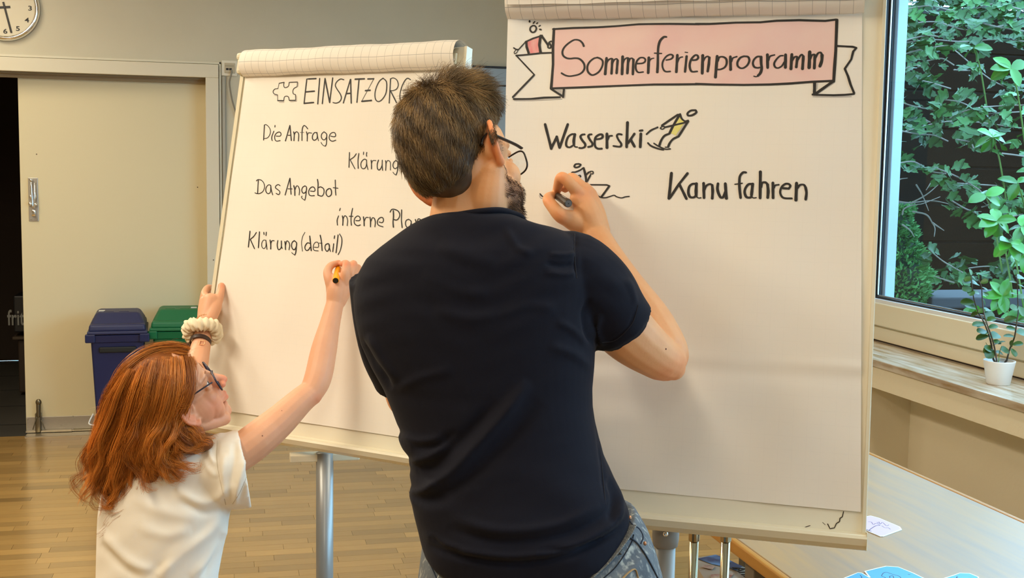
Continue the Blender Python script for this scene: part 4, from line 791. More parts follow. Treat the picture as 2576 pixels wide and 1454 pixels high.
cl = [((2543, 172), 5.0, [(2508, 142), (2490, 196), (2522, 192), (2515, 168), (2566, 205), (2552, 168)]), ((2497, 345), 5.2, [(2470, 322), (2520, 318), (2455, 360), (2482, 372), (2500, 370), (2538, 362), (2528, 350)]),
      ((2480, 492), 5.1, [(2455, 498), (2498, 500), (2510, 478), (2468, 478)]), ((2508, 556), 5.0, [(2470, 560), (2480, 590), (2512, 598), (2530, 570), (2505, 535), (2485, 545), (2535, 550)]),
      ((2540, 610), 4.95, [(2502, 640), (2545, 655), (2530, 600), (2556, 605), (2575, 625), (2560, 640), (2522, 618)]), ((2570, 570), 5.1, [(2540, 575), (2560, 600), (2590, 590), (2575, 550)]), ((2575, 640), 5.1, [(2550, 660), (2580, 670), (2600, 640)]),
      ((2450, 120), 5.6, [(2420, 108), (2436, 128), (2455, 130), (2480, 118)]), ((2560, 460), 5.3, [(2535, 450), (2580, 450), (2550, 480)]), ((2522, 745), 5.3, [(2495, 742), (2510, 725), (2530, 722), (2550, 738), (2540, 765), (2520, 785), (2500, 770), (2528, 780)]), ((2570, 780), 5.2, [(2550, 790), (2565, 805), (2590, 790), (2580, 765)]),
      ((2450, 770), 5.6, [(2430, 790), (2440, 800), (2465, 790)])]
for (cx_, cy_), d, tips in cl:
    b = at(cx_, cy_, d)
    mk('twig', tube(cr([b, b+[.10, .08, -.10], b+[.25, .2, -.35]], 4), .004, 6), M_gst, lau, smooth=True)
    for tx, ty in tips:
        t_ = at(tx, ty, d+RNG.normal(0, .04)); dd = t_-b; up = np.array([-.3, -.6, .7])+RNG.normal(0, .2, 3); inst(laurel, 'leaf', b, dd, up, max(.085, np.linalg.norm(dd)*1.0), lau, 1.35)
ex2 = []
for k in range(260):
    q = at(RNG.uniform(2560, 3300), RNG.uniform(150, 900), RNG.uniform(5.2, 6.4)); az = RNG.uniform(0, 6.28); ex2.append((q, np.array([math.cos(az), math.sin(az), .1]), np.array([-.3, -.5, .8]), RNG.uniform(.08, .13), 0))
join_leaves(laurel, ex2, 'leaf_mass', lau)
# conifer: dense little sprigs over a rounded cone
con = thing('conifer_shrub', 'dense dwarf conifer low at the left of the window', 'shrub', (at(2262, 1000, 6.4)[0]+.05, at(2262, 1000, 6.4)[1], -.6))
prof = [(520, 2278), (560, 2285), (600, 2300), (640, 2318), (680, 2335), (720, 2342), (750, 2325), (800, 2345), (900, 2350)]
bx0 = at(2238, 700, 6.4); spr = []
for k in range(8000):
    py = RNG.uniform(515, 900); xr_ = np.interp(py, [p[0] for p in prof], [p[1] for p in prof])+6*math.sin(py/9.); rad = (xr_+10-2238)/FPX*6.4
    z = at(2238, py, 6.4)[2]; az = RNG.uniform(0, 6.28); rr_ = rad*RNG.uniform(.78, 1.0); n_ = np.array([math.cos(az), math.sin(az), 0]); q = np.array([bx0[0], bx0[1], z])+n_*rr_
    spr.append((q-n_*.02, n_+[0, 0, .5+RNG.normal(0, .3)]+RNG.normal(0, .35, 3), RNG.normal(0, 1, 3), RNG.uniform(.020, .038), 0))
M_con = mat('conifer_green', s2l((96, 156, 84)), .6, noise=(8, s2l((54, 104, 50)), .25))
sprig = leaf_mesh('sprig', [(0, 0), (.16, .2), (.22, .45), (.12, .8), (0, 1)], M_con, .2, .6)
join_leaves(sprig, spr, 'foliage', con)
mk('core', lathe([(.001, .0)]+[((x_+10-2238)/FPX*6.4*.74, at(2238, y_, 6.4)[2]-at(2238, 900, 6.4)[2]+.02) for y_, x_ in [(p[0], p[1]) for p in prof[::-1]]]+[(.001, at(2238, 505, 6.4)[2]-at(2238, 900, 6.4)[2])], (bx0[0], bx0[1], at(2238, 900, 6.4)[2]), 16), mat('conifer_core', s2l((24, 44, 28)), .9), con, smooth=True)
mk('trunk', tube([[bx0[0], bx0[1], -.6], [bx0[0], bx0[1], .6]], .03, 8), M_bark, con)
# dead twigs
dt = [([(2242, 470), (2262, 452), (2283, 448)], 0), ([(2250, 505), (2290, 510), (2340, 505), (2375, 510), (2420, 525)], 0), ([(2290, 512), (2330, 490), (2360, 465)], 0), ([(2270, 540), (2275, 525), (2300, 515), (2322, 512), (2365, 495)], 0), ([(2296, 532), (2330, 540), (2345, 560), (2352, 575), (2350, 595)], 0), ([(2270, 565), (2290, 580), (2300, 596)], 0), ([(2305, 465), (2320, 490), (2336, 530)], 0), ([(2345, 455), (2330, 478)], 0), ([(2345, 560), (2375, 580)], 0)]
tg = thing('dead_branch', 'bare grey dead branch outside the window above the conifer', 'branch', tuple(at(2260, 520, 5.8)))
for pts, _ in dt:
    P = cr(np.array([at(x, y, 5.75+.05*math.sin(x)) for x, y in pts]), 5); mk('twig', tube(P, np.linspace(.0045, .0018, len(P)), 6), M_bark, tg, smooth=True)
# ======================= PEOPLE: shared tools =======================
from mathutils.bvhtree import BVHTree
def pd(L): 
    """rows (px, py, distance, radius) -> points, radii"""
    L = np.array(L, float); return np.array([at(*r[:3]) for r in L]), L[:, 3]
def chain(L, n=16, k=5): P, r = pd(L); return rtube(P, r, n, k)
FH = np.array([F_[0], F_[1], 0]); FH /= np.linalg.norm(FH)
def loft(rows, n=56, pw=2.3, cap=True, sag=None):
    """rows: (py, xl, xr, d, half depth[, near-side drop, tilt]) stacked rings of a torso"""
    V = []
    th = np.arange(n)*2*math.pi/n
    cs, sn = np.cos(th), np.sin(th); ex = np.sign(cs)*np.abs(cs)**(2/pw); ey = np.sign(sn)*np.abs(sn)**(2/pw)
    for r in rows:
        py, xl, xr, d, hd = r[:5]; drop = r[5] if len(r) > 5 else 0; tilt = r[6] if len(r) > 6 else 0
        c = at((xl+xr)/2, py, d); hw = (xr-xl)/2/FPX*d
        V.append(c+X_*(hw*ex)[:, None]+FH*(hd*ey)[:, None]-np.array([0, 0, 1.])*(drop*np.clip(-ey, 0, 1)**1.5)[:, None]-np.array([0, 0, 1.])*(tilt*ex)[:, None])
    V = np.concatenate(V); m = len(rows); Fc = [(i*n+j, i*n+(j+1) % n, (i+1)*n+(j+1) % n, (i+1)*n+j) for i in range(m-1) for j in range(n)]
    if cap: Fc += [tuple(range(n))[::-1], tuple((m-1)*n+j for j in range(n))]
    return V, Fc
class Body:
    """head frame: local x right, y forward, z up -> world"""
    def __init__(s, px, py, d, R, sc): s.o = at(px, py, d); s.R = np.array([X_, F_, U_]).T@np.array(R)*sc; s.Rn = s.R/sc; s.sc = sc
    def w(s, p): return np.asarray(p, float)@s.R.T+s.o
    def inv(s, P): return (np.asarray(P)-s.o)@np.linalg.inv(s.R).T
def head_parts(B, fem=False, neck=True):
    W = B.w; S = B.sc; out = []
    def E(c, r, rot=None):
        V, F = ell((0, 0, 0), r, rot); out.append((W(V+np.array(c)), F))
    def T(P, r): V, F = rtube(P, np.array(r)); out.append((W(V), F))
    E((0, -.012, .045), (.074, .096, .086)); E((0, .035, .03), (.066, .058, .07)); E((0, .035, -.03), (.056, .052, .075)); E((0, .0, -.01), (.068, .07, .06))
    for sx in (-1, 1):
        T([(sx*.056, -.008, -.045), (sx*.05, .02, -.075), (sx*.025, .068, -.105)], [.018, .017, .018])
        E((sx*.037, .062, -.032), (.026, .026, .028)); E((sx*.03, .078, .028), (.022, .012, .008)); E((sx*.034, .068, -.062), (.022, .02, .03))
        T([(sx*.012, .083, .024), (sx*.034, .082, .030), (sx*.052, .066, .026)], [.008, .009, .007])
        E((sx*.0115, .109, -.032), (.008, .010, .008))
        T([(sx*.046, .076, -.004), (sx*.030, .0835, -.010), (sx*.016, .080, -.004)], [.005, .0055, .005])
        T([(sx*.048, .075, .010), (sx*.032, .0845, .016), (sx*.016, .081, .010)], [.005, .0055, .005])
    T([(0, .086, .022), (0, .100, -.002), (0, .117, -.024)], [.010, .0095, .0105]); E((0, .118, -.027), (.0115, .011, .0095)); E((0, .098, -.012), (.014, .014, .022))
    E((0, .085, -.048), (.026, .018, .018)); T([(-.023, .090, -.061), (0, .1035, -.0585), (.023, .090, -.061)], [.003, .0058, .003]); T([(-.021, .089, -.067), (0, .1015, -.070), (.021, .089, -.067)], [.003, .0068, .003])
    E((0, .078, -.100), (.022, .020, .019)); E((0, .086, -.084), (.016, .012, .008))
    return out
def ear_parts(B, sx, k=1.0, back=0, dz=0, dy=0):
    W = lambda p: B.w(np.asarray(p, float)+[0, dy, dz]); out = []
    def q(p, u, e=0): return np.array([sx*(.0735+(.020+back)*((.012-p)/.034)+e), -.010+p*k*.95, -.004+u*k])
    rim = [q(.010, .004, -.006), q(.013, .018), q(.006, .031), q(-.008, .034), q(-.019, .025), q(-.022, .008), q(-.018, -.010), q(-.009, -.024), q(.001, -.031), q(.008, -.026, -.004)]
    V, F = rtube(rim, [.0035, .0045, .0050, .0052, .0052, .0050, .0050, .0058, .0080, .005], 10); out.append((W(V), F))
    anti = [q(-.004, .020, -.001), q(-.012, .010, .001), q(-.010, -.008, .001), q(-.001, -.017, .001)]
    V, F = rtube(anti, [.003, .004, .004, .003], 8); out.append((W(V), F))
    # thin cup behind the rim
    pts = []
    for r_ in np.linspace(0, 1, 6):
        for a in np.linspace(0, 2*math.pi, 20, endpoint=False):
            p, u = -.005+.016*r_*math.cos(a), .002+.031*r_*math.sin(a); pts.append(q(p, u, -.006*(1-r_**2)-.002))
    top = W(np.array(pts)); pts2 = W(np.array([[p[0]-sx*.0055, p[1]+.001, p[2]] for p in pts])); V = np.vstack([top, pts2]); n = 20; F = []
    for L in (0, 120):
        for i in range(5): F += [(L+i*n+j, L+i*n+(j+1) % n, L+(i+1)*n+(j+1) % n, L+(i+1)*n+j) for j in range(n)]
    F += [(100+j, 100+(j+1) % n, 220+(j+1) % n, 220+j) for j in range(n)]; out.append((V, F))
    V, F = rtube([(sx*.068, -.006, .012), (sx*.079, -.018, .006), (sx*.079, -.016, -.012), (sx*.068, -.004, -.016)], [.008, .007, .007, .007], 10); out.append((W(V), F))
    return out
def strands_mesh(P, r0, r1, tint, name, m, parent, kind='stuff'):
    """P: (n, k, 3) polylines -> three-sided tubes in one mesh"""
    n, k, _ = P.shape; T = np.gradient(P, axis=1); T /= np.linalg.norm(T, axis=2)[..., None]+1e-12
    ref = np.cross(T, RNG.normal(0, 1, (n, 1, 3))); ref /= np.linalg.norm(ref, axis=2)[..., None]+1e-12; b = np.cross(T, ref)
    rad = (np.linspace(r0, r1, k)*np.clip(.35+np.arange(k)/max(1, k*.12), 0, 1))[None, :, None]
    V = np.stack([P+rad*(math.cos(a)*ref+math.sin(a)*b) for a in (0, 2.0944, 4.18879)], 2)   # n,k,3,3
    V = V.reshape(-1, 3); base = (np.arange(n)*k*3)[:, None, None]; i = np.arange(k-1)[None, :, None]; j = np.arange(3)[None, None, :]
    a = base+i*3+j; b2 = base+i*3+(j+1) % 3; F = np.stack([a, b2, b2+3, a+3], -1).reshape(-1, 4)
    org = LOC[parent.name]; me = bpy.data.meshes.new(name); me.vertices.add(len(V)); me.vertices.foreach_set('co', (V-org).ravel())
    me.loops.add(F.size); me.loops.foreach_set('vertex_index', F.ravel()); me.polygons.add(len(F)); me.polygons.foreach_set('loop_start', np.arange(0, F.size, 4)); me.polygons.foreach_set('loop_total', np.full(len(F), 4)); me.update(calc_edges=True)
    me.polygons.foreach_set('use_smooth', np.ones(len(F), bool)); me.materials.append(m)
    tv = np.repeat(np.asarray(tint), k*3, axis=0); ca = me.color_attributes.new('tint', 'FLOAT_COLOR', 'POINT'); c4 = np.ones((len(V), 4)); c4[:, :3] = tv; ca.data.foreach_set('color', c4.ravel())
    o = bpy.data.objects.new(name, me); COL.objects.link(o); o.parent = parent; LOC[o.name] = org; o['kind'] = kind; return o
def bvh(VF): return BVHTree.FromPolygons([tuple(v) for v in VF[0]], VF[1])
def hit(T, px, py, off=0, default=None):
    r = ray(px, py); r = r/np.linalg.norm(r); h = T.ray_cast(Vector(CAM), Vector(r))
    if h[0] is None: return None if default is None else at(px, py, default)
    return np.array(h[0])-r*off
def nearest(T, p):
    h = T.find_nearest(Vector(p)); return np.array(h[0]), np.array(h[1])
def folds(VF, L, noise=None, facing=True):
    """press folds into a garment: L = (px polyline, width px, height m)"""
    V, F = VF; N = normals(V, F); pj = proj(V); V = V.copy(); view = V-CAM; view /= np.linalg.norm(view, axis=1)[:, None]; face = np.clip(-(N*view).sum(1)*3, 0, 1)
    d = np.zeros(len(V))
    for pts, w, h in L:
        P = cr(np.array(pts, float), 5); best = np.full(len(V), 1e9); tt = np.zeros(len(V))
        for i in range(len(P)-1):
            a, b = P[i], P[i+1]; ab = b-a; t = np.clip(((pj[:, :2]-a)@ab)/(ab@ab+1e-9), 0, 1); q = np.linalg.norm(pj[:, :2]-(a+t[:, None]*ab), axis=1); m = q < best; best[m] = q[m]; tt[m] = ((i+t[m])/(len(P)-1))
        fade = np.clip(np.minimum(tt, 1-tt)*5, 0, 1)**.7
        d += h*np.exp(-(best/w)**2)*fade
    if noise is not None: d += noise(V, pj)
    return V+N*(d*face)[:, None], F
def surf_line(T, pts, r, off=.0008, flat=.5, k=5, n=6, default=None):
    P = cr(np.array(pts, float), k); Q = [hit(T, x, y, off, default) for x, y in P]; Q = [q for q in Q if q is not None]
    return tube(np.array(Q), r, n, flat=flat)
M_skin_m = mat('skin_tan', s2l((236, 176, 126)), .50, spec=.35, attr='tint', noise=(38, (.93, .86, .82), .35), bump=(220, .18, .0015), sss=.12)
M_skin_f = mat('skin_fair', s2l((232, 182, 154)), .48, spec=.35, attr='tint', noise=(34, (.95, .89, .86), .35), bump=(240, .12, .0012), sss=.12)
M_hair_m = mat('hair_brown', (.05, .03, .02), .42, spec=.5, attr='tint'); M_hair_f = mat('hair_copper', (.3, .1, .02), .36, spec=.5, attr='tint')
M_eyew = mat('eye_white', (.8, .78, .75), .15); M_iris = mat('iris', (.05, .07, .06), .1)
M_gl = bpy.data.materials.new('lens'); M_gl.use_nodes = True
_nt = M_gl.node_tree; _nt.nodes.remove(_nt.nodes['Principled BSDF']); _t = _nt.nodes.new('ShaderNodeBsdfTransparent'); _t.inputs[0].default_value = (.93, .95, .96, 1); _g = _nt.nodes.new('ShaderNodeBsdfGlossy'); _g.inputs['Roughness'].default_value = .03; _m = _nt.nodes.new('ShaderNodeMixShader'); _m.inputs[0].default_value = .07
_nt.links.new(_t.outputs[0], _m.inputs[1]); _nt.links.new(_g.outputs[0], _m.inputs[2]); _nt.links.new(_m.outputs[0], _nt.nodes['Material Output'].inputs[0])
def glasses(B, parent, m, drop=0, yf=.100, w=.068, thick=.0022, arm=.0028):
    W = B.w
    fr = []
    for sx in (-1, 1):
        cx, hw, hh = sx*.036, .029, .021
        a = np.linspace(0, 2*math.pi, 33); P = np.stack([cx+hw*np.sign(np.cos(a))*np.abs(np.cos(a))**.6, yf-.10*(cx+hw*np.cos(a))**2*8, -.003+drop+hh*np.sign(np.sin(a))*np.abs(np.sin(a))**.6], 1)
        fr.append(tube(W(P), thick, 8, cap=False)); bm_ = [tuple(range(32))]; mk('lens', (W(P[:-1]*[.99, 1, .99]+[0, 0, 0]), bm_), M_gl, parent)
    fr.append(tube(W([(-.008, yf+.000, .006+drop), (0, yf+.003, .009+drop), (.008, yf+.000, .006+drop)]), thick, 8))
    mk('glasses_frame', merge(fr), m, parent, smooth=True)
    for sx in (-1, 1):
        P = cr(np.array([(sx*w, yf-.012, .014+drop), (sx*(w+.004), yf-.035, .016+drop), (sx*.077, .02, .018+drop), (sx*.0785, -.014, .020+drop), (sx*.0775, -.032, .008+drop), (sx*.0765, -.042, -.006+drop)]), 5)
        V, F = tube(P, arm, 8, flat=.6); mk('temple_arm', (W(V), F), m, parent, smooth=True)
def eyes(B, parent):
    for sx in (-1, 1):
        mk('eye', (B.w(ell((sx*.0315, .0735, .003), (.0118, .0118, .0118))[0]), ell((0, 0, 0), (1, 1, 1))[1]), M_eyew, parent, smooth=True)
        mk('iris', (B.w(ell((sx*.0315, .0845, .003), (.0055, .0018, .0055))[0]), ell((0, 0, 0), (1, 1, 1))[1]), M_iris, parent, smooth=True)

# ======================= THE MAN =======================
HM = Body(1167, 413, 2.0, [[.74, .622, -.266], [-.558, .782, .282], [.382, -.059, .925]], .97)
man = thing('person', 'man seen from behind in a navy T-shirt and jeans, drawing on the right flip chart', 'person', tuple(at(1340, 1400, 2.0)*np.array([1, 1, 0])))
neck = [chain([(1178, 425, 2.005, .054), (1170, 500, 1.995, .055), (1166, 560, 1.99, .060), (1170, 640, 1.99, .075)]), chain([(1145, 560, 1.985, .035), (1070, 645, 1.99, .042), (1000, 710, 2.0, .045)]), chain([(1200, 560, 1.985, .04), (1300, 640, 1.99, .042), (1420, 695, 2.0, .045)]),
        chain([(1205, 430, 2.0, .04), (1228, 490, 1.99, .036), (1225, 560, 1.99, .05)])]
core = loft([(600, 1040, 1400, 2.0, .06), (680, 940, 1480, 2.0, .09), (800, 930, 1470, 2.0, .10), (950, 975, 1470, 2.0, .10), (1100, 1040, 1480, 1.995, .10), (1250, 1060, 1540, 1.985, .105), (1330, 1085, 1575, 1.98, .112), (1400, 1090, 1590, 1.98, .118), (1500, 1100, 1600, 1.985, .115), (1580, 1120, 1600, 1.99, .10)])
r_arm = [chain([(1440, 680, 2.0, .058), (1520, 775, 2.01, .054), (1590, 848, 2.04, .050), (1650, 895, 2.07, .041), (1672, 906, 2.085, .038)]),
         chain([(1676, 905, 2.090, .037), (1672, 885, 2.105, .043), (1630, 815, 2.13, .046), (1572, 728, 2.165, .040), (1528, 645, 2.205, .030), (1499, 592, 2.238, .0265)]), ell(at(1694, 926, 2.085), (.022, .022, .022))]
hand = [chain([(1499, 590, 2.240, .026), (1480, 540, 2.250, .026), (1464, 500, 2.258, .020)]), chain([(1507, 582, 2.25, .022), (1494, 535, 2.268, .022), (1480, 492, 2.275, .018)]), chain([(1488, 575, 2.25, .022), (1444, 556, 2.243, .020), (1418, 545, 2.240, .015)]), chain([(1470, 520, 2.25, .018), (1452, 500, 2.250, .015)]),
        chain([(1458, 490, 2.250, .0135), (1434, 462, 2.245, .0120), (1413, 446, 2.250, .0112), (1404, 466, 2.272, .0098), (1399, 486, 2.30, .0080)], 12), chain([(1476, 484, 2.266, .0135), (1455, 462, 2.268, .0115), (1436, 448, 2.278, .0110), (1422, 474, 2.30, .009)], 12),
        chain([(1487, 488, 2.280, .012), (1468, 470, 2.295, .0105), (1450, 490, 2.31, .009)], 12), chain([(1492, 505, 2.292, .011), (1480, 500, 2.308, .009), (1466, 520, 2.312, .008)], 12),
        chain([(1440, 552, 2.242, .018), (1412, 543, 2.236, .0150), (1392, 522, 2.243, .0125), (1379, 503, 2.256, .0115), (1384, 494, 2.275, .0095), (1396, 492, 2.298, .0078)], 12)]
l_arm = [chain([(975, 720, 2.02, .052), (985, 850, 2.05, .046), (1012, 960, 2.09, .038), (1022, 1000, 2.125, .036)]), chain([(1022, 1000, 2.125, .036), (1080, 985, 2.15, .034), (1150, 955, 2.165, .026)]), chain([(1150, 955, 2.165, .026), (1200, 935, 2.17, .028), (1225, 925, 2.175, .020)])]
for dx, dy, l in ((0, -14, 30), (4, -5, 34), (4, 5, 32), (0, 14, 26)):
    l_arm.append(chain([(1222+dx, 927+dy, 2.175, .0105), (1222+dx+l, 915+dy, 2.18, .009), (1222+dx+l+4, 905+dy, 2.165, .008), (1222+dx+l-12, 903+dy, 2.15, .0075)], 10))
l_arm.append(chain([(1200, 920, 2.165, .014), (1215, 890, 2.155, .011), (1240, 880, 2.15, .009)], 10))
jaw_ = [(HM.w(ell((sx*.040, .030, -.070), (.026, .045, .036))[0]), ell((0, 0, 0), (1, 1, 1))[1]) for sx in (-1, 1)]+[(HM.w(ell((sx*.068, -.016, -.004), (.011, .014, .022))[0]), ell((0, 0, 0), (1, 1, 1))[1]) for sx in (-1, 1)]
neck.append(chain([(1236, 438, 1.960, .026), (1226, 500, 1.962, .034), (1222, 575, 1.985, .042)]))
body = remesh(head_parts(HM)+jaw_+ear_parts(HM, 1, 1.08, .006)+ear_parts(HM, -1, 1.08, .006)+neck+[core]+r_arm+hand+l_arm, .0024, 5, .5)
bV, bF = body; loc = HM.inv(bV); pj = proj(bV)
tint = np.ones((len(bV), 3))*np.array(s2l((236, 176, 126)))
def zone(mask, col, k=1.0):
    global tint; mask = np.clip(mask, 0, 1)[:, None]*k; tint = tint*(1-mask)+tint*np.array(col)*mask
def near_px(px, py, w, dmin=0, dmax=9): return np.exp(-((pj[:, 0]-px)**2+(pj[:, 1]-py)**2)/w**2)*(pj[:, 2] > dmin)*(pj[:, 2] < dmax)
inh = (loc[:, 2] > -.14)*(np.linalg.norm(loc, axis=1) < .2)
earm = inh*np.clip((np.abs(loc[:, 0])-.074)/.008, 0, 1)*(np.abs(loc[:, 1]+.01) < .04)*(loc[:, 2] > -.045)*(loc[:, 2] < .045); zone(earm, (1.08, .80, .72))
beard = inh*(loc[:, 2] > -.128)*np.clip((loc[:, 1]-.012)/.02, 0, 1)*np.clip((-loc[:, 2]-.045)/.02, 0, 1); side = inh*(np.abs(loc[:, 0]) > .045)*np.exp(-((loc[:, 1]-.022)/.016)**2)*(loc[:, 2] < .03)*(loc[:, 2] > -.09)
zone(np.clip(beard+side*.8, 0, 1), (.32, .28, .28), .85)
for a in ((1724, 915, 30), (1680, 945, 40), (1485, 485, 22), (1413, 447, 16), (1380, 505, 14), (1410, 545, 18), (1455, 490, 14)): zone(near_px(*a), (1.06, .84, .78), .8)
mb = mk('body', body, M_skin_m, man, smooth=True, cols=tint)
mk('mole', merge([ell(hit(bvh(body), 1142, 493, .0), (.0012,)*3, n=8), ell(hit(bvh(body), 1675, 878, .0), (.0016,)*3, n=8)]), mat('mole', (.12, .045, .03), .6), man)
eyes(HM, man)
glasses(HM, man, mat('glasses_black', (.006, .006, .007), .28), -.002, .100, .068, .0016, .0034)
# --- T-shirt ---
rows = [(543, 1094, 1300, 1.985, .058, -.010), (549, 1080, 1322, 1.985, .066, -.013, .003), (558, 1056, 1350, 1.985, .076, -.012, .003), (568, 1034, 1388, 1.987, .083, -.008, .002), (580, 1012, 1416, 1.99, .090, -.005), (596, 990, 1446, 1.99, .097, -.002), (620, 958, 1472, 1.99, .106), (650, 922, 1490, 1.992, .113), (690, 900, 1500, 1.995, .118), (740, 890, 1500, 2.0, .124), (800, 894, 1498, 2.0, .126), (860, 908, 1498, 2.0, .124), (920, 935, 1495, 2.0, .122),
        (975, 966, 1490, 2.0, .120), (1020, 984, 1491, 1.997, .118), (1060, 999, 1497, 1.995, .117), (1080, 1009, 1502, 1.994, .117), (1097, 1002, 1506, 1.993, .117), (1118, 1010, 1512, 1.992, .118), (1142, 1030, 1518, 1.99, .119), (1160, 1029, 1526, 1.989, .120), (1172, 1034, 1532, 1.988, .120), (1190, 1031, 1540, 1.987, .122), (1215, 1036, 1551, 1.985, .124), (1238, 1029, 1562, 1.983, .127, .004), (1258, 1036, 1571, 1.981, .129, .008),
        (1285, 1043, 1580, 1.98, .131, .016, -.004), (1312, 1052, 1584, 1.978, .132, .028, -.008), (1338, 1060, 1584, 1.978, .131, .040, -.012), (1356, 1068, 1580, 1.978, .129, .048, -.014)]
sleeveR = chain([(1395, 692, 1.995, .070), (1440, 688, 2.0, .072), (1500, 738, 2.01, .070), (1545, 797, 2.02, .0615)], 28)
def hemtube(L, n=32, k=6):
    P, r = pd(L); Q = cr(np.column_stack([P, r]), k) if len(P) > 2 else np.column_stack([P, r]); return tube(Q[:, :3], Q[:, 3], n)
slR = hemtube([(1440, 690, 2.0, .072), (1500, 740, 2.01, .069), (1545, 797, 2.022, .0625), (1566, 824, 2.03, .0605)])
slL = hemtube([(965, 700, 2.01, .060), (972, 800, 2.035, .0575), (985, 880, 2.055, .0545), (1005, 935, 2.075, .0515), (1012, 952, 2.085, .051)])
shirt = remesh([loft(rows, pw=2.25), slR, sleeveR, slL, chain([(1020, 690, 1.995, .062), (978, 740, 2.0, .060)])], .0040, 3, .5)
FL_ = [([(1330, 960), (1270, 1040), (1200, 1120), (1130, 1195), (1050, 1238)], 17, .0075), ([(1250, 1010), (1180, 1085), (1100, 1160), (1045, 1185)], 16, -.004), ([(1360, 1010), (1290, 1090), (1200, 1180), (1110, 1245), (1040, 1262)], 20, -.0045),
      ([(1010, 1095), (1060, 1110), (1120, 1105)], 12, .004), ([(1032, 1160), (1080, 1150), (1130, 1120)], 10, .004), ([(1035, 1125), (1090, 1120), (1150, 1085)], 10, -.0035), ([(1030, 1238), (1070, 1235), (1110, 1215)], 9, .004),
      ([(1075, 1368), (1150, 1398), (1280, 1418), (1420, 1400), (1540, 1345), (1580, 1300)], 9, -.0055), ([(1060, 1340), (1140, 1378), (1280, 1400), (1420, 1380), (1530, 1325), (1575, 1270)], 10, .0045), ([(1120, 1330), (1250, 1362), (1400, 1350), (1500, 1310), (1560, 1240)], 12, -.004), ([(1130, 1300), (1260, 1335), (1400, 1320), (1510, 1270)], 12, .003),
      ([(1350, 1385), (1450, 1378), (1530, 1352)], 6, -.004), ([(1080, 1350), (1120, 1375), (1170, 1390)], 6, -.004), ([(1448, 590), (1447, 640), (1450, 700)], 3.5, -.0022), ([(1380, 640), (1420, 642), (1448, 638)], 6, .0028), ([(1370, 662), (1415, 668), (1448, 662)], 6, -.0026), ([(1370, 684), (1415, 690), (1450, 686)], 7, .003),
      ([(1498, 868), (1478, 840), (1470, 800), (1480, 750)], 8, -.004), ([(1520, 870), (1500, 830), (1510, 790)], 9, .004), ([(1480, 870), (1440, 830), (1400, 810)], 9, .0025), ([(1492, 930), (1440, 890), (1380, 870)], 12, .0025), ([(1495, 1000), (1505, 1100), (1515, 1180), (1522, 1260)], 5, -.0022), ([(1545, 1190), (1560, 1250), (1550, 1310)], 8, .004), ([(1530, 1200), (1545, 1260), (1530, 1320)], 8, -.004),
      ([(905, 850), (930, 900), (960, 940), (985, 980)], 8, -.0045), ([(925, 840), (960, 900), (1000, 960)], 10, .003), ([(1100, 620), (1180, 650), (1250, 660)], 18, .002), ([(1060, 690), (1150, 730), (1230, 740)], 18, .0022), ([(1090, 780), (1180, 800), (1260, 790)], 16, .002), ([(1340, 640), (1300, 620), (1270, 570)], 9, .002), ([(1250, 800), (1330, 770), (1400, 775)], 14, .0018),
      ([(1000, 980), (1060, 950), (1140, 930)], 12, .002), ([(1600, 780), (1575, 830), (1530, 862)], 3, -.0012), ([(1575, 700), (1590, 730), (1600, 770)], 8, .002)]
def shn(V, pj): return .0011*np.sin(pj[:, 1]/11.+3*np.sin(pj[:, 0]/70.))*np.sin(pj[:, 0]/46.+pj[:, 1]/60.)*np.clip((1000-pj[:, 1])/300, .25, 1)+.0015*np.sin(pj[:, 1]/27.+np.sin(pj[:, 0]/90.)*2)*np.clip((pj[:, 1]-1150)/100, 0, 1)
FL = [(a, b, h*1.5) for a, b, h in FL_]
shirt = folds(shirt, FL, shn)
M_navy = mat('navy_cotton', s2l((15, 16, 29)), .85, spec=.2, sheen=.03, bump=(900, .25, .0006))
_b = M_navy.node_tree.nodes['Principled BSDF']; _set(_b, 'Sheen Roughness', .5)
ms = mk('t_shirt', shirt, M_navy, man, smooth=True)
ST = bvh(shirt)
# collar: ribbed band that follows the neckline
ring = [(1084, 557, 1.99), (1108, 549, 1.955), (1160, 540, 1.928), (1215, 532, 1.922), (1258, 530, 1.935), (1290, 538, 1.962), (1312, 551, 1.99), (1300, 582, 2.035), (1200, 612, 2.06), (1110, 592, 2.035)]
P = cr(np.array([at(*r) for r in ring+ring[:1]]), 6); mk('collar', tube(P, .0072, 10, cap=False, flat=.8), M_navy, man, smooth=True)
mk('shirt_seam', merge([surf_line(ST, [(1446, 583), (1445, 620), (1447, 660), (1451, 700)], .0009), surf_line(ST, [(1605, 768), (1590, 815), (1550, 855), (1515, 862)], .0008), surf_line(ST, [(1499, 1020), (1508, 1110), (1516, 1190), (1524, 1270)], .0008)]), mat('seam_navy', (.006, .007, .016), .8), man)
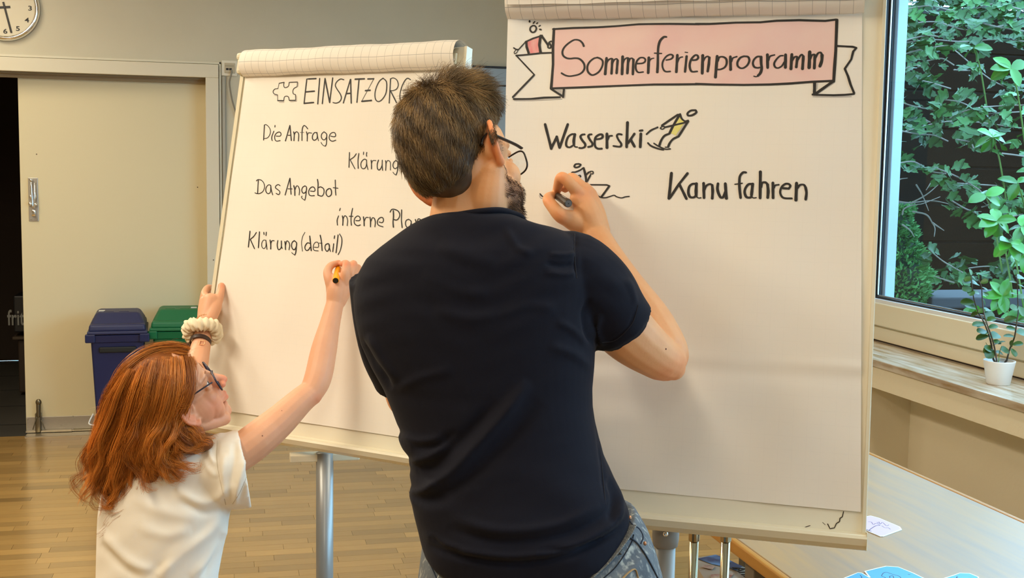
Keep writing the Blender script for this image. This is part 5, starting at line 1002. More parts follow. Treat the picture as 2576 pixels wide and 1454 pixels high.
# --- jeans ---
jr = [(1290, 1095, 1596, 1.982, .118, .075, -.010), (1310, 1080, 1606, 1.98, .122, .080, -.012), (1350, 1062, 1628, 1.98, .128, .085, -.014), (1400, 1056, 1648, 1.98, .134, .075, -.012), (1454, 1050, 1665, 1.98, .138, .055, -.008), (1520, 1046, 1680, 1.985, .138, .03), (1600, 1046, 1688, 1.99, .128), (1680, 1052, 1684, 2.0, .112)]
legs = [chain([(1210, 1620, 2.0, .098), (1205, 1800, 2.0, .085), (1200, 2000, 2.0, .066), (1195, 2250, 2.0, .058), (1190, 2560, 1.99, .058)]), chain([(1530, 1620, 2.0, .100), (1540, 1800, 2.01, .086), (1545, 2000, 2.02, .067), (1550, 2250, 2.02, .058), (1552, 2560, 2.0, .058)])]
jeans = remesh([loft(jr, pw=2.3)]+legs, .0046, 6, .5)
jeans = folds(jeans, [([(1420, 1470), (1500, 1400), (1555, 1350), (1590, 1310)], 5, -.002), ([(1640, 1380), (1600, 1420), (1560, 1480)], 14, .003), ([(1070, 1380), (1085, 1420), (1100, 1454)], 6, -.003)], lambda V, pj: .0008*np.sin(pj[:, 0]/13.+pj[:, 1]/19.)*np.sin(pj[:, 1]/23.))
M_jean = mat('washed_denim', s2l((124, 130, 134)), .85, noise=(16, s2l((72, 80, 90)), .25), bump=(600, .5, .001))
# finer second mottling: pale washed patches
_nt = M_jean.node_tree; _t = _nt.nodes.new('ShaderNodeTexNoise'); _t.inputs['Scale'].default_value = 45; _t.inputs['Detail'].default_value = 8; _r = _nt.nodes.new('ShaderNodeMapRange'); _r.inputs[1].default_value = .52; _r.inputs[2].default_value = .68; _x = _nt.nodes.new('ShaderNodeMix'); _x.data_type = 'RGBA'
_b = _nt.nodes['Principled BSDF']; _src = _b.inputs['Base Color'].links[0].from_socket; _nt.links.new(_t.outputs[0], _r.inputs[0]); _nt.links.new(_r.outputs[0], _x.inputs['Factor']); _nt.links.new(_src, _x.inputs['A']); _x.inputs['B'].default_value = s2l((176, 178, 170))+(1,); _nt.links.new(_x.outputs['Result'], _b.inputs['Base Color'])
mj = mk('jeans', jeans, M_jean, man, smooth=True); JT = bvh(jeans)
M_seam = mat('denim_seam', s2l((34, 44, 60)), .9); M_stitch = mat('stitching', s2l((176, 150, 110)), .8)
mk('waistband_edge', merge([surf_line(JT, [(1455, 1454), (1500, 1415), (1555, 1362), (1578, 1330)], .0016), surf_line(JT, [(1510, 1462), (1550, 1425), (1585, 1372), (1594, 1345)], .0014)]), M_seam, mj if False else man)
mk('side_seam', merge([surf_line(JT, [(1585, 1352), (1605, 1368), (1630, 1405), (1655, 1454)], .0028), surf_line(JT, [(1582, 1306), (1592, 1320), (1608, 1330), (1618, 1350), (1612, 1368)], .0014), surf_line(JT, [(1072, 1370), (1080, 1410), (1098, 1454)], .0012)]), M_seam, man, kind='stuff')
mk('back_pocket', merge([surf_line(JT, [(1566, 1456), (1582, 1440), (1598, 1432), (1606, 1454)], .0022, n=8)]), M_stitch, man)
mk('belt_loop', merge([surf_line(JT, [(1586, 1340), (1570, 1366), (1556, 1388)], .0050, flat=.35, n=8), surf_line(JT, [(1562, 1382), (1556, 1392)], .0062, flat=.5, n=8)]), mat('denim_loop', s2l((96, 104, 108)), .85), man)
mk('rivet', merge([ell(hit(JT, 1584, 1303, .001), (.0042,)*3, n=12), ell(hit(JT, 1622, 1367, .001), (.0035,)*3, n=12)]), mat('copper', (.5, .25, .14), .3, .9), man)
mk('waistband', merge([surf_line(JT, [(1478, 1456), (1530, 1408), (1574, 1352), (1590, 1322)], .0100, off=.0008, flat=.14, n=10)]), M_jean, man, smooth=True)
for px in (1195, 1552):
    f = at(px, 2600, 2.0); fx, fy = f[0], f[1]; d = FH
    mk('shoe', remesh([ell((fx, fy, .055), (.045, .055, .05)), rtube([[fx, fy, .045], [fx+d[0]*.12, fy+d[1]*.12, .038], [fx+d[0]*.18, fy+d[1]*.18, .03]], [.045, .045, .032]), obox((fx+d[0]*.06, fy+d[1]*.06, .012), [[d[1], -d[0], 0], d, [0, 0, 1]], (.045, .135, .012), .008)], .005, 3), mat('shoe_dark', (.03, .03, .035), .6), man, smooth=True)
# --- hair ---
def zb(x, y):   # hairline height behind / above the ear
    return np.interp(y, [-.12, -.085, -.062, -.045, -.028, -.005, .03, .055, .075], [-.060, -.056, -.044, -.014, .016, .032, .034, .060, .085])
hv = remesh([ell(HM.w((0, -.030, .050)), np.array([.0815, .098, .092])*HM.sc, HM.Rn), ell(HM.w((.006, .004, .092)), np.array([.072, .088, .062])*HM.sc, HM.Rn), ell(HM.w((0, -.060, -.002)), np.array([.067, .060, .070])*HM.sc, HM.Rn), ell(HM.w((0, -.050, .022)), np.array([.077, .074, .075])*HM.sc, HM.Rn)], .004, 14, .5)
hl = HM.inv(hv[0]); below = hl[:, 2]-zb(hl[:, 0], hl[:, 1])
k = np.clip(1+below/.012, 0, 1); hl_in = .955+.045*np.clip(below/.022, 0, 1); fac = .80+.20*np.where(below > 0, 1, k); hl2 = hl.copy(); hl2[:, :2] *= (fac*hl_in)[:, None]; hl2[:, 1] = np.where(hl2[:, 1] > .074, .074, hl2[:, 1])
hvV = HM.w(hl2); hair_base = mk('hair', (hvV, hv[1]), mat('hair_brown_base', s2l((92, 70, 46)), .55, noise=(60, s2l((40, 30, 22)), .3, (1, 1, .3))), man, smooth=True)
HN = normals(hvV, hv[1])
def grow(rootl, nl, length, steps, field, lift0, jitter, B):
    n = len(rootl); P = np.zeros((n, steps, 3)); p = rootl.copy(); st = (length/steps)[:, None]; jit = RNG.normal(0, jitter, (n, 3)); P[:, 0] = p
    for i in range(1, steps):
        t = i/steps; d = field(p, t)+nl*(lift0*(1-t))[:, None]+jit; d /= np.linalg.norm(d, axis=1)[:, None]+1e-9; p = p+d*st; P[:, i] = p
    return B.w(P.reshape(-1, 3)).reshape(n, steps, 3)
nl_all = HN@HM.Rn   # world normals -> local
cand = np.where((hl[:, 2] > zb(hl[:, 0], hl[:, 1])-.004) & (hl2[:, 1] < .0735))[0]
idx = RNG.choice(cand, 17000); rl = hl2[idx]+RNG.normal(0, .0018, (len(idx), 3)); nn = nl_all[idx]
top = np.clip((rl[:, 2]-.085)/.05, 0, 1)*np.clip((rl[:, 1]+.08)/.06, 0, 1)
whorl = np.array([.010, -.045, .150])
def field(p, t):
    a = p-whorl; a = a-nn*(a*nn).sum(1)[:, None]; a /= np.linalg.norm(a, axis=1)[:, None]+1e-6
    down = np.array([0, -.15, -1.])-nn*(np.array([0, -.15, -1.])@nn.T)[:, None]; fw = np.array([.25, .75, .35])
    k = top[:, None]; clump = np.stack([np.sin(p[:, 0]*160+p[:, 1]*90), np.sin(p[:, 1]*140+p[:, 2]*60), np.sin(p[:, 2]*150+p[:, 0]*110)], 1)*.22
    return (a*.55+down*.7)*(1-k)+(a*.5+fw*.55+np.array([0, 0, .25]))*k+clump*(.5+k*.9)
L_ = .010+.010*np.clip((rl[:, 2]-zb(rl[:, 0], rl[:, 1]))/.07, 0, 1)+.028*top*RNG.uniform(.5, 1.25, len(rl))+.006*RNG.random(len(rl))
HP = grow(rl, nn, L_, 7, field, .25+.55*top, .14, HM)
g = np.clip(RNG.normal(.5, .22, len(rl)), 0, 1)[:, None]; clq = (.5+.5*np.sin(rl[:, 0]*170+rl[:, 1]*70+rl[:, 2]*90))[:, None]; g = np.clip(.5*g+.5*clq, 0, 1)**1.25*(.65+.55*np.clip((rl[:, 2:3]-.0)/.1, 0, 1))
ht = (1-g)*np.array(s2l((50, 37, 22)))+g*np.array(s2l((176, 142, 92))); near_l = (np.clip((.03-(rl[:, 2]-zb(rl[:, 0], rl[:, 1])))/.03, 0, 1))[:, None]; ht = ht*(1-.05*near_l)
strands_mesh(HP, .00042, .00012, ht, 'hair_strands', M_hair_m, hair_base)
# longer stray hairs on the crown
ci = cand[(hl2[cand][:, 2] > .12)]; idx = RNG.choice(ci, 420); rl = hl2[idx]; nn = nl_all[idx]; top = np.ones(len(idx))
def field2(p, t): return np.array([.35, .35, .55])*(1-t)+np.array([.75, .25, -.5])*t+np.stack([np.sin(p[:, 0]*90), np.cos(p[:, 1]*80), np.sin(p[:, 1]*60)], 1)*.35
HP = grow(rl, nn, RNG.uniform(.025, .058, len(idx)), 12, field2, np.full(len(idx), .8), .28, HM); strands_mesh(HP, .00030, .00010, np.ones((len(idx), 3))*np.array(s2l((84, 64, 42))), 'stray_hairs', M_hair_m, hair_base)
# beard and sideburn stubble, nape fuzz
fa = np.clip(beard+side, 0, 1); ids = np.where((fa > .25) & inh.astype(bool))[0]; bN = normals(bV, bF); sel = RNG.choice(ids, 7800, p=fa[ids]/fa[ids].sum()); rl = loc[sel]; nn = bN[sel]@HM.Rn; top = np.zeros(len(sel))
def field3(p, t): return nn*.7+np.array([0, .25, -.9])+np.stack([np.sin(p[:, 0]*400), np.sin(p[:, 1]*380), np.sin(p[:, 2]*350)], 1)*.4
ln = .003+.007*np.clip((-rl[:, 2]-.05)/.04, 0, 1)
HP = grow(rl, nn, ln*RNG.uniform(.7, 1.3, len(sel)), 4, field3, np.full(len(sel), .3), .3, HM); q = RNG.random((len(sel), 1)); strands_mesh(HP, .00030, .00012, (1-q)*np.array(s2l((38, 26, 20)))+q*np.array(s2l((96, 64, 44))), 'beard', M_hair_m, man)
nz = np.interp(loc[:, 1], [-.12, -.085, -.062, -.045, -.03], [-.060, -.056, -.044, -.014, .008]); fz = np.exp(-((loc[:, 2]-nz+.004)/.012)**2)*(loc[:, 1] < -.028)*(pj[:, 0] > 1078)*(pj[:, 1] < 520)*(np.linalg.norm(loc, axis=1) < .135); ids = np.where(fz > .15)[0]
sel = RNG.choice(ids, 5200, p=fz[ids]/fz[ids].sum()); rl = loc[sel]; nn = bN[sel]@HM.Rn
def field4(p, t): return nn*.35+np.array([.1, -.1, -.9])+np.stack([np.sin(p[:, 0]*300), np.sin(p[:, 1]*280), 0*p[:, 0]], 1)*.4
HP = grow(rl, nn, RNG.uniform(.004, .009, len(sel)), 4, field4, np.full(len(sel), .2), .25, HM); strands_mesh(HP, .00026, .0001, np.ones((len(sel), 3))*np.array(s2l((104, 80, 52))), 'nape_hair', M_hair_m, hair_base)
# --- black marker in his hand ---
pa, pb = at(1430, 512, 2.205), at(1391, 486, 2.322); ax = (pb-pa)/np.linalg.norm(pb-pa)
mkr = thing('marker_pen', 'thick black marker held by the man against the right chart', 'pen', tuple(pa))
M_mk = mat('marker_grey', s2l((62, 58, 52)), .4)
mk('barrel', tube([pa, pa+ax*.004, pa+ax*.012, pa+ax*.013, pa+ax*.080, pa+ax*.095, pa+ax*.108], [.0068, .0082, .0084, .0076, .0074, .0058, .0045], 24), M_mk, mkr, smooth=False)
mk('end_plug', tube([pa-ax*.0006, pa+ax*.001], [.0062, .0064], 24), mat('plug_grey', s2l((112, 112, 112)), .45), mkr)
mk('end_mark', tube([pa-ax*.0010, pa-ax*.0002], [.0010, .0010], 10), M_ink, mkr)
mk('pen_tip', tube([pa+ax*.107, pa+ax*.116, pb], [.0035, .0025, .0016], 12), M_ink, mkr)
up_ = np.cross(ax, X_); up_ /= np.linalg.norm(up_)
mk('barrel_print', tube([pa+ax*.020+U_*.0066-F_*.003, pa+ax*.050+U_*.0064-F_*.003], .0012, 6), mat('print_grey', s2l((150, 150, 145)), .5), mkr)
# ======================= THE WOMAN =======================
HW = Body(440, 1003, 2.76, [[.458, .8, -.371], [-.823, .266, -.469], [-.276, .537, .78]], .985)
wom = thing('person', 'woman with long copper hair and white T-shirt writing on the left flip chart', 'person', tuple(at(400, 1454, 2.8)*np.array([1, 1, 0])))
wneck = [chain([(455, 1040, 2.76, .042), (448, 1085, 2.77, .043), (430, 1130, 2.78, .050), (420, 1180, 2.79, .07)]), chain([(500, 1060, 2.79, .022), (480, 1100, 2.78, .03), (460, 1140, 2.78, .04)]), chain([(440, 1140, 2.78, .04), (520, 1140, 2.79, .04), (585, 1150, 2.80, .042)]), chain([(420, 1150, 2.78, .04), (340, 1180, 2.80, .045), (300, 1200, 2.82, .04)])]
wcore = loft([(1170, 330, 560, 2.80, .06), (1250, 290, 560, 2.80, .075), (1350, 275, 545, 2.80, .08), (1454, 272, 525, 2.80, .08), (1560, 265, 530, 2.80, .09), (1620, 262, 540, 2.80, .09)])
wr = [chain([(585, 1152, 2.80, .044), (640, 1112, 2.81, .045), (700, 1062, 2.84, .0405), (752, 1012, 2.865, .034), (778, 990, 2.88, .0315)]), chain([(781, 992, 2.88, .0295), (800, 950, 2.90, .034), (815, 880, 2.93, .0325), (830, 815, 2.955, .026), (843, 762, 2.975, .0225)])]
wh = [chain([(843, 762, 2.975, .0225), (847, 730, 2.978, .0255), (851, 705, 2.985, .021)]), chain([(850, 758, 2.98, .021), (866, 728, 2.992, .020), (880, 706, 3.0, .016)]), chain([(842, 750, 2.975, .020), (836, 722, 2.980, .017)]),
      chain([(867, 706, 2.978, .0125), (868, 684, 2.972, .0112), (871, 664, 2.990, .0102), (861, 664, 3.022, .0082)], 12), chain([(881, 706, 2.99, .012), (884, 684, 2.985, .0108), (890, 664, 3.002, .0100), (880, 668, 3.035, .008)], 12),
      chain([(893, 710, 3.0, .011), (897, 690, 3.0, .0098), (901, 673, 3.018, .009), (892, 678, 3.042, .0075)], 12), chain([(901, 718, 3.012, .0095), (906, 700, 3.015, .0085), (908, 688, 3.03, .0075)], 12),
      chain([(838, 728, 2.978, .0165), (828, 704, 2.978, .0128), (824, 684, 2.99, .0115), (833, 668, 3.010, .0098), (852, 661, 3.03, .0078)], 12)]
wl = [chain([(310, 1200, 2.83, .044), (380, 1120, 2.90, .042), (450, 1010, 2.98, .038)]), chain([(450, 1010, 2.98, .036), (485, 940, 3.05, .034), (503, 880, 3.12, .027), (514, 825, 3.17, .0215)]),
      chain([(514, 825, 3.17, .0215), (523, 785, 3.19, .025), (530, 758, 3.20, .023)]), chain([(512, 815, 3.175, .018), (516, 780, 3.20, .020), (516, 758, 3.21, .0165)]), chain([(528, 800, 3.175, .019), (540, 775, 3.19, .0185), (546, 758, 3.205, .015)]),
      chain([(544, 768, 3.20, .0155), (552, 745, 3.212, .0125), (556, 730, 3.228, .0108), (557, 719, 3.238, .0100)], 12)]
for y0, y1, l in ((744, 728, 0), (752, 742, -2), (762, 756, -4), (774, 770, -5)):
    wl.append(chain([(522+l, y0+8, 3.215, .0120), (514+l, y0-4, 3.245, .0108), (524+l, y1-4, 3.285, .0098), (545, y1, 3.325, .0085)], 10))
fill_ = [(HW.w(ell((sx*.032, .058, -.052), (.030, .032, .036))[0]), ell((0, 0, 0), (1, 1, 1))[1]) for sx in (-1, 1)]+[(HW.w(ell((sx*.046, .030, -.040), (.026, .045, .040))[0]), ell((0, 0, 0), (1, 1, 1))[1]) for sx in (-1, 1)]
wbody = remesh(fill_+head_parts(HW, True)+ear_parts(HW, 1, .95, dz=-.018, dy=.022)+ear_parts(HW, -1, .95, dz=-.018, dy=.022)+wneck+[wcore]+wr+wh+wl, .0024, 5, .5)
bV, bF = wbody; loc = HW.inv(bV); pj = proj(bV); tint = np.ones((len(bV), 3))*np.array(s2l((226, 172, 138)))
def zone(mask, col, k=1.0):
    global tint; mask = np.clip(mask, 0, 1)[:, None]*k; tint = tint*(1-mask)+tint*np.array(col)*mask
inh = (np.linalg.norm(loc, axis=1) < .17)*(loc[:, 2] > -.13)
zone(inh*np.clip((np.abs(loc[:, 0])-.072)/.008, 0, 1)*(np.abs(loc[:, 1]-.012) < .04)*(loc[:, 2] > -.06), (1.05, .80, .74))
zone(inh*np.exp(-((loc[:, 1]-.118)**2+(loc[:, 2]+.028)**2)/.02**2), (1.03, .72, .68))
zone(inh*np.exp(-((np.abs(loc[:, 0])-.045)**2+(loc[:, 1]-.06)**2+(loc[:, 2]+.045)**2)/.032**2), (1.02, .76, .72))
zone(inh*np.exp(-((loc[:, 0]/1.6)**2+(loc[:, 1]-.105)**2+(loc[:, 2]+.064)**2)/.0145**2), (.95, .58, .58), .9)
for a in ((857, 662, 12), (557, 719, 10), (802, 1008, 18), (871, 664, 8), (890, 664, 8)): zone(near_px(*a), (1.03, .76, .70), .8)
mk('body', wbody, M_skin_f, wom, smooth=True, cols=tint)
WT_ = bvh(wbody)
fq = [(465, 997, .0012), (660, 1096, .0018), (709, 1033, .0010)]
mk('mole', merge([ell(hit(WT_, x, y, 0, 2.8), (r,)*3, n=8) for x, y, r in fq]), mat('mole_light', (.30, .13, .07), .6), wom)
eyes(HW, wom)
mk('eyebrow', merge([(HW.w(rtube([(sx*.014, .0935, .024), (sx*.034, .090, .031), (sx*.052, .074, .027)], [.0016, .0022, .0012], 8)[0]), rtube([(0, 0, 0), (1, 0, 0), (2, 0, 0)], [.1, .1, .1], 8)[1]) for sx in (-1, 1)]), mat('brow_copper', s2l((150, 96, 56)), .6), wom)
glasses(HW, wom, mat('glasses_navy', s2l((34, 38, 62)), .25), .0, .104, .066, .0022, .0028)
# --- T-shirt ---
rows = [(1110, 390, 520, 2.78, .05, .0, .012), (1125, 350, 556, 2.785, .062, 0, .010), (1145, 312, 578, 2.79, .074, 0, .008), (1175, 285, 590, 2.795, .086), (1210, 268, 592, 2.80, .094), (1250, 256, 586, 2.80, .100), (1290, 251, 577, 2.80, .103), (1330, 249, 570, 2.80, .103), (1370, 248, 562, 2.80, .101), (1410, 247, 554, 2.80, .100), (1454, 246, 546, 2.80, .100), (1520, 242, 546, 2.80, .104), (1570, 240, 550, 2.80, .106)]
sl = hemtube([(505, 1198, 2.795, .072), (545, 1190, 2.80, .084), (585, 1184, 2.805, .093), (616, 1178, 2.812, .095)])
cyl = chain([(500, 1170, 2.79, .055), (560, 1140, 2.80, .050)])
sl2 = hemtube([(360, 1190, 2.80, .06), (330, 1200, 2.82, .07), (335, 1150, 2.87, .06)])
wsh = remesh([loft(rows, pw=2.2), sl, cyl, sl2], .0042, 4, .5)
WF = [([(440, 1230), (500, 1262), (550, 1250), (590, 1215)], 14, .006), ([(450, 1255), (510, 1290), (560, 1280)], 10, -.004), ([(560, 1290), (520, 1340), (440, 1400), (400, 1454)], 16, .008), ([(575, 1310), (555, 1360), (520, 1410), (480, 1454)], 12, .006), ([(560, 1340), (540, 1390), (510, 1454)], 8, -.005), ([(545, 1300), (480, 1365), (410, 1420), (370, 1450)], 12, -.004),
      ([(255, 1330), (290, 1380), (340, 1420), (400, 1440)], 14, .0045), ([(258, 1365), (300, 1420), (350, 1454)], 12, -.0035), ([(330, 1250), (420, 1290), (500, 1300)], 18, .0035), ([(350, 1330), (420, 1345), (480, 1330)], 16, .003),
      ([(590, 1275), (600, 1220), (615, 1160), (618, 1110)], 7, .0045), ([(575, 1270), (580, 1210), (590, 1150), (590, 1110)], 8, -.0045), ([(562, 1255), (560, 1200), (566, 1140)], 8, .004), ([(600, 1265), (622, 1200), (632, 1140)], 5, -.003), ([(548, 1110), (545, 1150), (552, 1200), (572, 1280)], 5, -.0035), ([(525, 1120), (530, 1150), (545, 1170)], 6, .004), ([(510, 1150), (525, 1180), (548, 1200)], 8, .003)]
WF = [(a, b, h*1.3) for a, b, h in WF]
wsh = folds(wsh, WF, lambda V, pj: .0012*np.sin(pj[:, 0]/19.+pj[:, 1]/31.)*np.sin(pj[:, 1]/24.))
M_white = mat('white_cotton', s2l((240, 234, 222)), .85, spec=.25, bump=(700, .25, .0006))
mk('t_shirt', wsh, M_white, wom, smooth=True); WS = bvh(wsh)
mk('sleeve_hem', merge([surf_line(WS, [(622, 1095), (632, 1125), (628, 1175), (605, 1235), (585, 1268)], .0009)]), mat('seam_cream', s2l((196, 186, 168)), .9), wom)
mk('armhole_seam', merge([surf_line(WS, [(548, 1108), (545, 1150), (552, 1200), (568, 1270)], .0009)]), mat('seam_cream_2', s2l((206, 196, 178)), .9), wom)
# --- trousers, kneeling ---
hipc = at(395, 1580, 2.80); hx, hy, hz = hipc; fw = np.array([.45, .89, 0]); rt = np.array([.89, -.45, 0])
tr = [ell((hx, hy, hz-.03), (.165, .12, .12))]
for sx in (-1, 1):
    b = np.array([hx, hy, 0])+rt*.085*sx; tr += [rtube([b+[0, 0, hz-.04], b+fw*.03+[0, 0, hz*.5], b+fw*.06+[0, 0, .075]], [.092, .078, .062]), rtube([b+fw*.06+[0, 0, .068], b-fw*.16+[0, 0, .062], b-fw*.36+[0, 0, .045]], [.060, .058, .038])]
mk('trousers', remesh(tr, .006, 5), mat('trousers_dark', (.02, .022, .03), .85), wom, smooth=True)
for sx in (-1, 1):
    b = np.array([hx, hy, 0])+rt*.085*sx-fw*.40; mk('shoe', remesh([rtube([b+[0, 0, .045], b-fw*.02+[0, 0, .10], b-fw*.03+[0, 0, .03]], [.036, .034, .03]), ell(b+[0, 0, .05], (.04, .045, .048))], .006, 3), mat('shoe_white', (.6, .6, .58), .6), wom, smooth=True)
# --- hair ---
hc = [ell(HW.w((0, -.022, .048)), np.array([.082, .100, .092])*HW.sc, HW.Rn),
      chain([(392, 955, 2.765, .080), (350, 1020, 2.765, .078), (330, 1090, 2.76, .068), (310, 1160, 2.755, .052), (288, 1215, 2.75, .028)]), chain([(408, 1035, 2.75, .045), (408, 1092, 2.735, .060), (390, 1150, 2.725, .048), (380, 1190, 2.72, .025)]), chain([(440, 1075, 2.735, .034), (480, 1112, 2.735, .030), (520, 1116, 2.74, .016)])]
whv = remesh(hc, .0045, 5, .5); wl_ = HW.inv(whv[0])
# keep the face free: pull the cap in where the face and ear show
zf = np.interp(wl_[:, 2], [-.06, -.02, .01, .05, .09, .12, .16], [-.026, -.020, .008, .054, .074, .088, .09]); over = wl_[:, 1]-zf; hid = np.clip(over/.008, 0, 1)*(np.linalg.norm(wl_, axis=1) < .17)*(wl_[:, 2] > -.055)
wl_ = wl_*(1-.22*hid[:, None]); whV = HW.w(wl_)
whb = mk('hair', (whV, whv[1]), mat('hair_copper_base', s2l((142, 78, 24)), .5, noise=(50, s2l((96, 50, 14)), .3)), wom, smooth=True)
HT = bvh((whV, whv[1]))
G = [[(474, 897), (476, 940), (460, 990), (430, 1035), (438, 1082), (488, 1092), (524, 1104), (536, 1118)], [(463, 893), (468, 945), (450, 1000), (420, 1052), (440, 1102), (490, 1116), (522, 1120), (532, 1104)], [(450, 893), (458, 950), (438, 1012), (420, 1068), (436, 1118), (476, 1140), (512, 1136), (522, 1120)],
     [(438, 895), (440, 955), (420, 1020), (404, 1085), (416, 1138), (450, 1162), (488, 1160), (502, 1142)], [(425, 897), (422, 960), (402, 1030), (388, 1095), (392, 1150), (422, 1182), (458, 1180), (478, 1166)], [(410, 902), (402, 965), (385, 1040), (368, 1110), (362, 1165), (378, 1204), (410, 1212)],
     [(395, 908), (380, 975), (365, 1050), (345, 1120), (336, 1180), (342, 1218), (368, 1228)], [(380, 915), (362, 985), (345, 1060), (326, 1130), (315, 1190), (312, 1240), (305, 1280), (278, 1308)], [(365, 922), (343, 990), (325, 1070), (305, 1140), (295, 1200), (300, 1250), (292, 1290), (262, 1302)],
     [(350, 935), (325, 1000), (305, 1075), (286, 1150), (272, 1205), (278, 1250), (256, 1282)], [(338, 950), (308, 1010), (288, 1080), (270, 1150), (253, 1208), (244, 1248), (264, 1270), (250, 1282)], [(328, 965), (297, 1020), (275, 1085), (256, 1150), (240, 1195), (228, 1225), (216, 1248)],
     [(320, 975), (284, 1030), (264, 1090), (248, 1150), (238, 1192), (222, 1235)], [(478, 880), (430, 868), (375, 885), (322, 930), (284, 990), (264, 1060), (252, 1130), (244, 1180)], [(470, 885), (420, 878), (365, 898), (317, 945), (287, 1000), (270, 1070), (256, 1150), (240, 1210)],
     [(470, 950), (450, 1010), (425, 1070), (405, 1130), (420, 1175), (455, 1190), (470, 1178)], [(420, 940), (400, 1010), (378, 1080), (360, 1140), (372, 1195), (405, 1222), (425, 1212)], [(380, 960), (352, 1040), (330, 1120), (318, 1190), (325, 1240), (310, 1268)], [(476, 905), (476, 945), (462, 985), (438, 1015), (426, 1050), (430, 1078)], [(468, 902), (472, 950), (456, 1000), (424, 1050), (452, 1092), (505, 1096), (530, 1110), (536, 1132)]]
G += [[(330, 1050), (303, 1130), (288, 1200), (298, 1255), (282, 1296), (256, 1310), (240, 1302)], [(300, 1080), (278, 1160), (262, 1215), (264, 1255), (288, 1276), (300, 1262)], [(290, 1060), (262, 1130), (240, 1190), (220, 1236), (216, 1262), (232, 1272)]]
allP = []; allC = []
for gi, g in enumerate(G):
    A = cr(np.array(g, float), 6); K = 22; s = np.linspace(0, 1, K); ar = np.concatenate([[0], np.cumsum(np.linalg.norm(np.diff(A, axis=0), axis=1))]); ar /= ar[-1]
    A = np.stack([np.interp(s, ar, A[:, 0]), np.interp(s, ar, A[:, 1])], 1)
    base = []; dl = None
    for x, y in A:
        h = hit(HT, x, y, .004)
        if h is None: q = at(x, y, dl if dl else 2.73)
        else: q = h; dl = float(proj(h)[2])
        base.append(q)
    base = np.array(base)
    # smooth the depth
    for _ in range(5): base[1:-1] = .25*base[:-2]+.5*base[1:-1]+.25*base[2:]
    for loc_ in range(9):    # locks
        n = 46 if gi not in (13, 14, 18, 20, 21, 22) else (34 if gi < 20 else 16)
        lo = np.clip(RNG.normal(0, 1, 2), -1.6, 1.6)*([.0125, .0055] if gi not in (0, 1, 13, 14, 18, 19) else [.0065, .004]); ph = RNG.uniform(0, 6.28); wv = RNG.uniform(.6, 1.3); fr = RNG.uniform(11, 18); lshade = RNG.uniform(0, 1)
        amp = (.0008+.0150*s**1.4)*wv
        T = np.gradient(base, axis=0); T /= np.linalg.norm(T, axis=1)[:, None]; vdir = base-CAM; vdir /= np.linalg.norm(vdir, axis=1)[:, None]; side = np.cross(T, vdir); side /= np.linalg.norm(side, axis=1)[:, None]
        spread = (.85+.25*(1-s)+.6*np.sin(s*math.pi)+.25*s)
        ctr = base+side*(lo[0]*spread+amp*np.sin(fr*s*s+ph))[:, None]+vdir*(lo[1]*spread*.8+.7*amp*np.cos(fr*s*s+ph))[:, None]
        lk = RNG.uniform(.82, 1.0)   # where this lock ends
        r_ = RNG.normal(0, 1, (n, 2))*[.0036, .0028]
        tp = (.80+.45*np.sin(np.clip(s*1.02, 0, 1)*math.pi)**.6)[None, :]
        P = ctr[None]+side[None]*((r_[:, :1]*tp)[..., None])+vdir[None]*((r_[:, 1:]*tp)[..., None])+np.cumsum(RNG.normal(0, .00028, (n, K, 3)), 1)
        s0_ = RNG.uniform(0, .07, (n, 1))*(RNG.random((n, 1)) > .3); si = s0_+(np.linspace(0, lk, K)[None, :]*RNG.uniform(.86, 1.0, (n, 1)))*(1-s0_); idxf = si*(K-1); i0 = np.clip(idxf.astype(int), 0, K-2); fr_ = (idxf-i0)[..., None]; rows_ = np.arange(n)[:, None]
        P = P[rows_, i0]*(1-fr_)+P[rows_, i0+1]*fr_
        allP.append(P); q = np.clip(RNG.normal(lshade, .22, (n, 1)), 0, 1); allC.append((1-q)*np.array(s2l((132, 68, 14)))+q*np.array(s2l((248, 158, 66))))
strands_mesh(np.concatenate(allP), .00042, .00018, np.concatenate(allC), 'hair_locks', M_hair_f, whb)
# fly-away hairs
fa_ = []
for k in range(260):
    g = G[int(RNG.integers(len(G)))]; x, y = g[int(RNG.integers(0, max(2, len(g)-3)))]; p = hit(HT, x, y, .002, 2.74); d = (X_*RNG.normal(0, 1)+U_*RNG.normal(.3, .8)-F_*RNG.uniform(0, .6)); d /= np.linalg.norm(d); t = np.linspace(0, 1, 10)[:, None]; Lh = RNG.uniform(.02, .06)
    fa_.append(p+d*t*Lh-np.array([0, 0, 1])*(t**2)*Lh*.5+X_*np.sin(t*5+k)*.004)
strands_mesh(np.array(fa_), .00022, .0001, np.ones((len(fa_), 3))*np.array(s2l((190, 112, 50))), 'stray_hairs', M_hair_f, whb)
# --- wrist: scrunchie, beads, strap ---
w0, w1 = at(506, 862, 3.13), at(519, 806, 3.185); wa = (w1-w0)/np.linalg.norm(w1-w0); s1 = np.cross(wa, F_); s1 /= np.linalg.norm(s1); s2 = np.cross(wa, s1)
def ringpts(px, py, d, r, n, e=1.0): c = at(px, py, d); a = np.linspace(0, 2*math.pi, n, endpoint=False); return c, a, c+r*(np.cos(a)[:, None]*s1*e+np.sin(a)[:, None]*s2)
c, a, P = ringpts(509, 834, 3.155, .033, 96, 1.16)
V = []; nt_ = 24; 
for i in range(96):
    rad = (P[i]-c)/np.linalg.norm(P[i]-c); 
    for j in range(nt_):
        b = j*2*math.pi/nt_; rr_ = .0158*(1+.16*math.sin(a[i]*17+2*math.sin(b)+a[i]*3)+.10*math.sin(b*5+a[i]*9)); V.append(P[i]+rad*rr_*math.cos(b)*1.0+wa*(rr_*math.sin(b)*1.15+.004*math.sin(a[i]*3)))
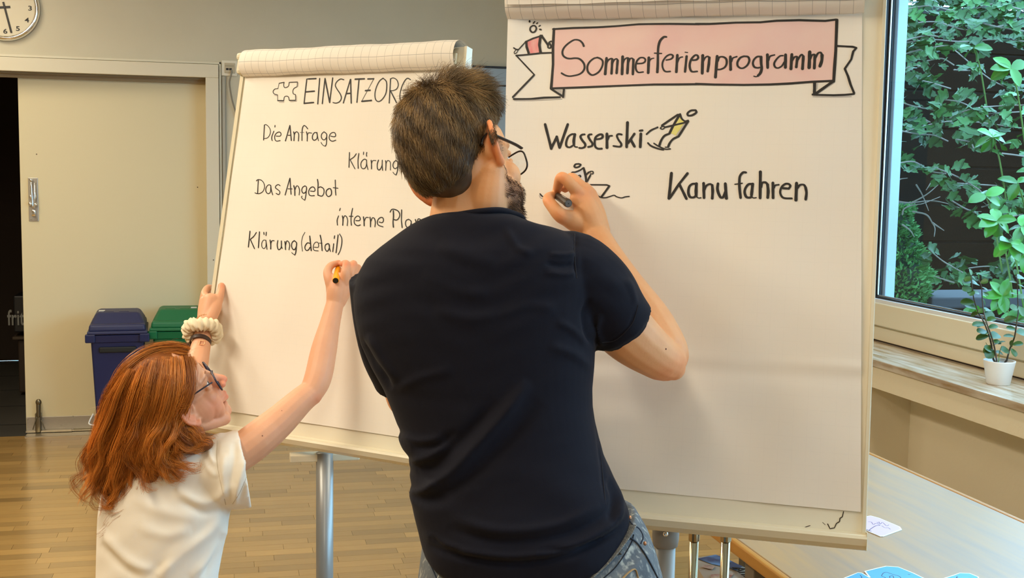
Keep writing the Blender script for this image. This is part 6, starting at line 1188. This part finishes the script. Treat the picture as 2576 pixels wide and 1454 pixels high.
Fs = [(i*nt_+j, i*nt_+(j+1) % nt_, ((i+1) % 96)*nt_+(j+1) % nt_, ((i+1) % 96)*nt_+j) for i in range(96) for j in range(nt_)]
o = mk('scrunchie', (np.array(V), Fs), mat('scrunchie_cream', s2l((232, 220, 190)), .85, bump=(500, .4, .001)), None, smooth=True); tag(o, 'cream ribbed hair scrunchie worn around the raised wrist', 'scrunchie')
bt = thing('bead_bracelet', 'small amber bead bracelet above the cream scrunchie', 'bracelet', tuple(at(517, 818, 3.17)))
c, a, P = ringpts(521, 808, 3.182, .0262, 26)
for i in range(26): mk('bead', ell(P[i], (.0034, .0034, .0034), n=10), mat('bead_amber', s2l((206, 150, 100)), .2) if i == 0 else bpy.data.materials['bead_amber'], bt, smooth=True)
sp_ = thing('wrist_strap', 'dark brown leather strap with copper buckle below the scrunchie', 'bracelet', tuple(at(503, 861, 3.13)))
c, a, P = ringpts(504, 861, 3.135, .0262, 40); V = []
for i in range(40):
    rad = (P[i]-c)/np.linalg.norm(P[i]-c); V += [P[i]-wa*.006, P[i]+wa*.006, P[i]+wa*.006+rad*.002, P[i]-wa*.006+rad*.002]
mk('strap', (np.array(V), [(i*4+j, i*4+(j+1) % 4, ((i+1) % 40)*4+(j+1) % 4, ((i+1) % 40)*4+j) for i in range(40) for j in range(4)]), mat('leather_brown', s2l((52, 34, 28)), .5), sp_)
bc = at(509, 862, 3.10); e1 = s1; bq = [bc+e1*.007+wa*.007, bc+e1*.007-wa*.007, bc-e1*.007-wa*.007, bc-e1*.007+wa*.007, bc+e1*.007+wa*.007]
mk('buckle', merge([tube([bq[i], bq[i+1]], .0012, 8) for i in range(4)]), mat('buckle_copper', s2l((214, 150, 110)), .25, .9), sp_)
mk('earring', ell(HW.w((.080, -.008, -.040)), (.0024,)*3, n=10), mat('pearl', (.8, .78, .7), .2), wom, smooth=True)
# --- orange pen in her hand ---
pa, pb = at(844.3, 706, 2.945), at(853, 668, 3.052); ax = (pb-pa)/np.linalg.norm(pb-pa)
opn = thing('felt_pen', 'orange pen with black end held by the copper haired woman', 'pen', tuple(pa))
mk('barrel', tube([pa, pa+ax*.002, pa+ax*.085, pa+ax*.10], [.0079, .0086, .0086, .006], 24), mat('pen_orange', s2l((255, 170, 0)), .35), opn)
mk('end_cap', tube([pa-ax*.0008, pa+ax*.001], [.0070, .0074], 24), M_ink, opn)
mk('pen_tip', tube([pa+ax*.099, pb], [.004, .0012], 12), M_ink, opn)
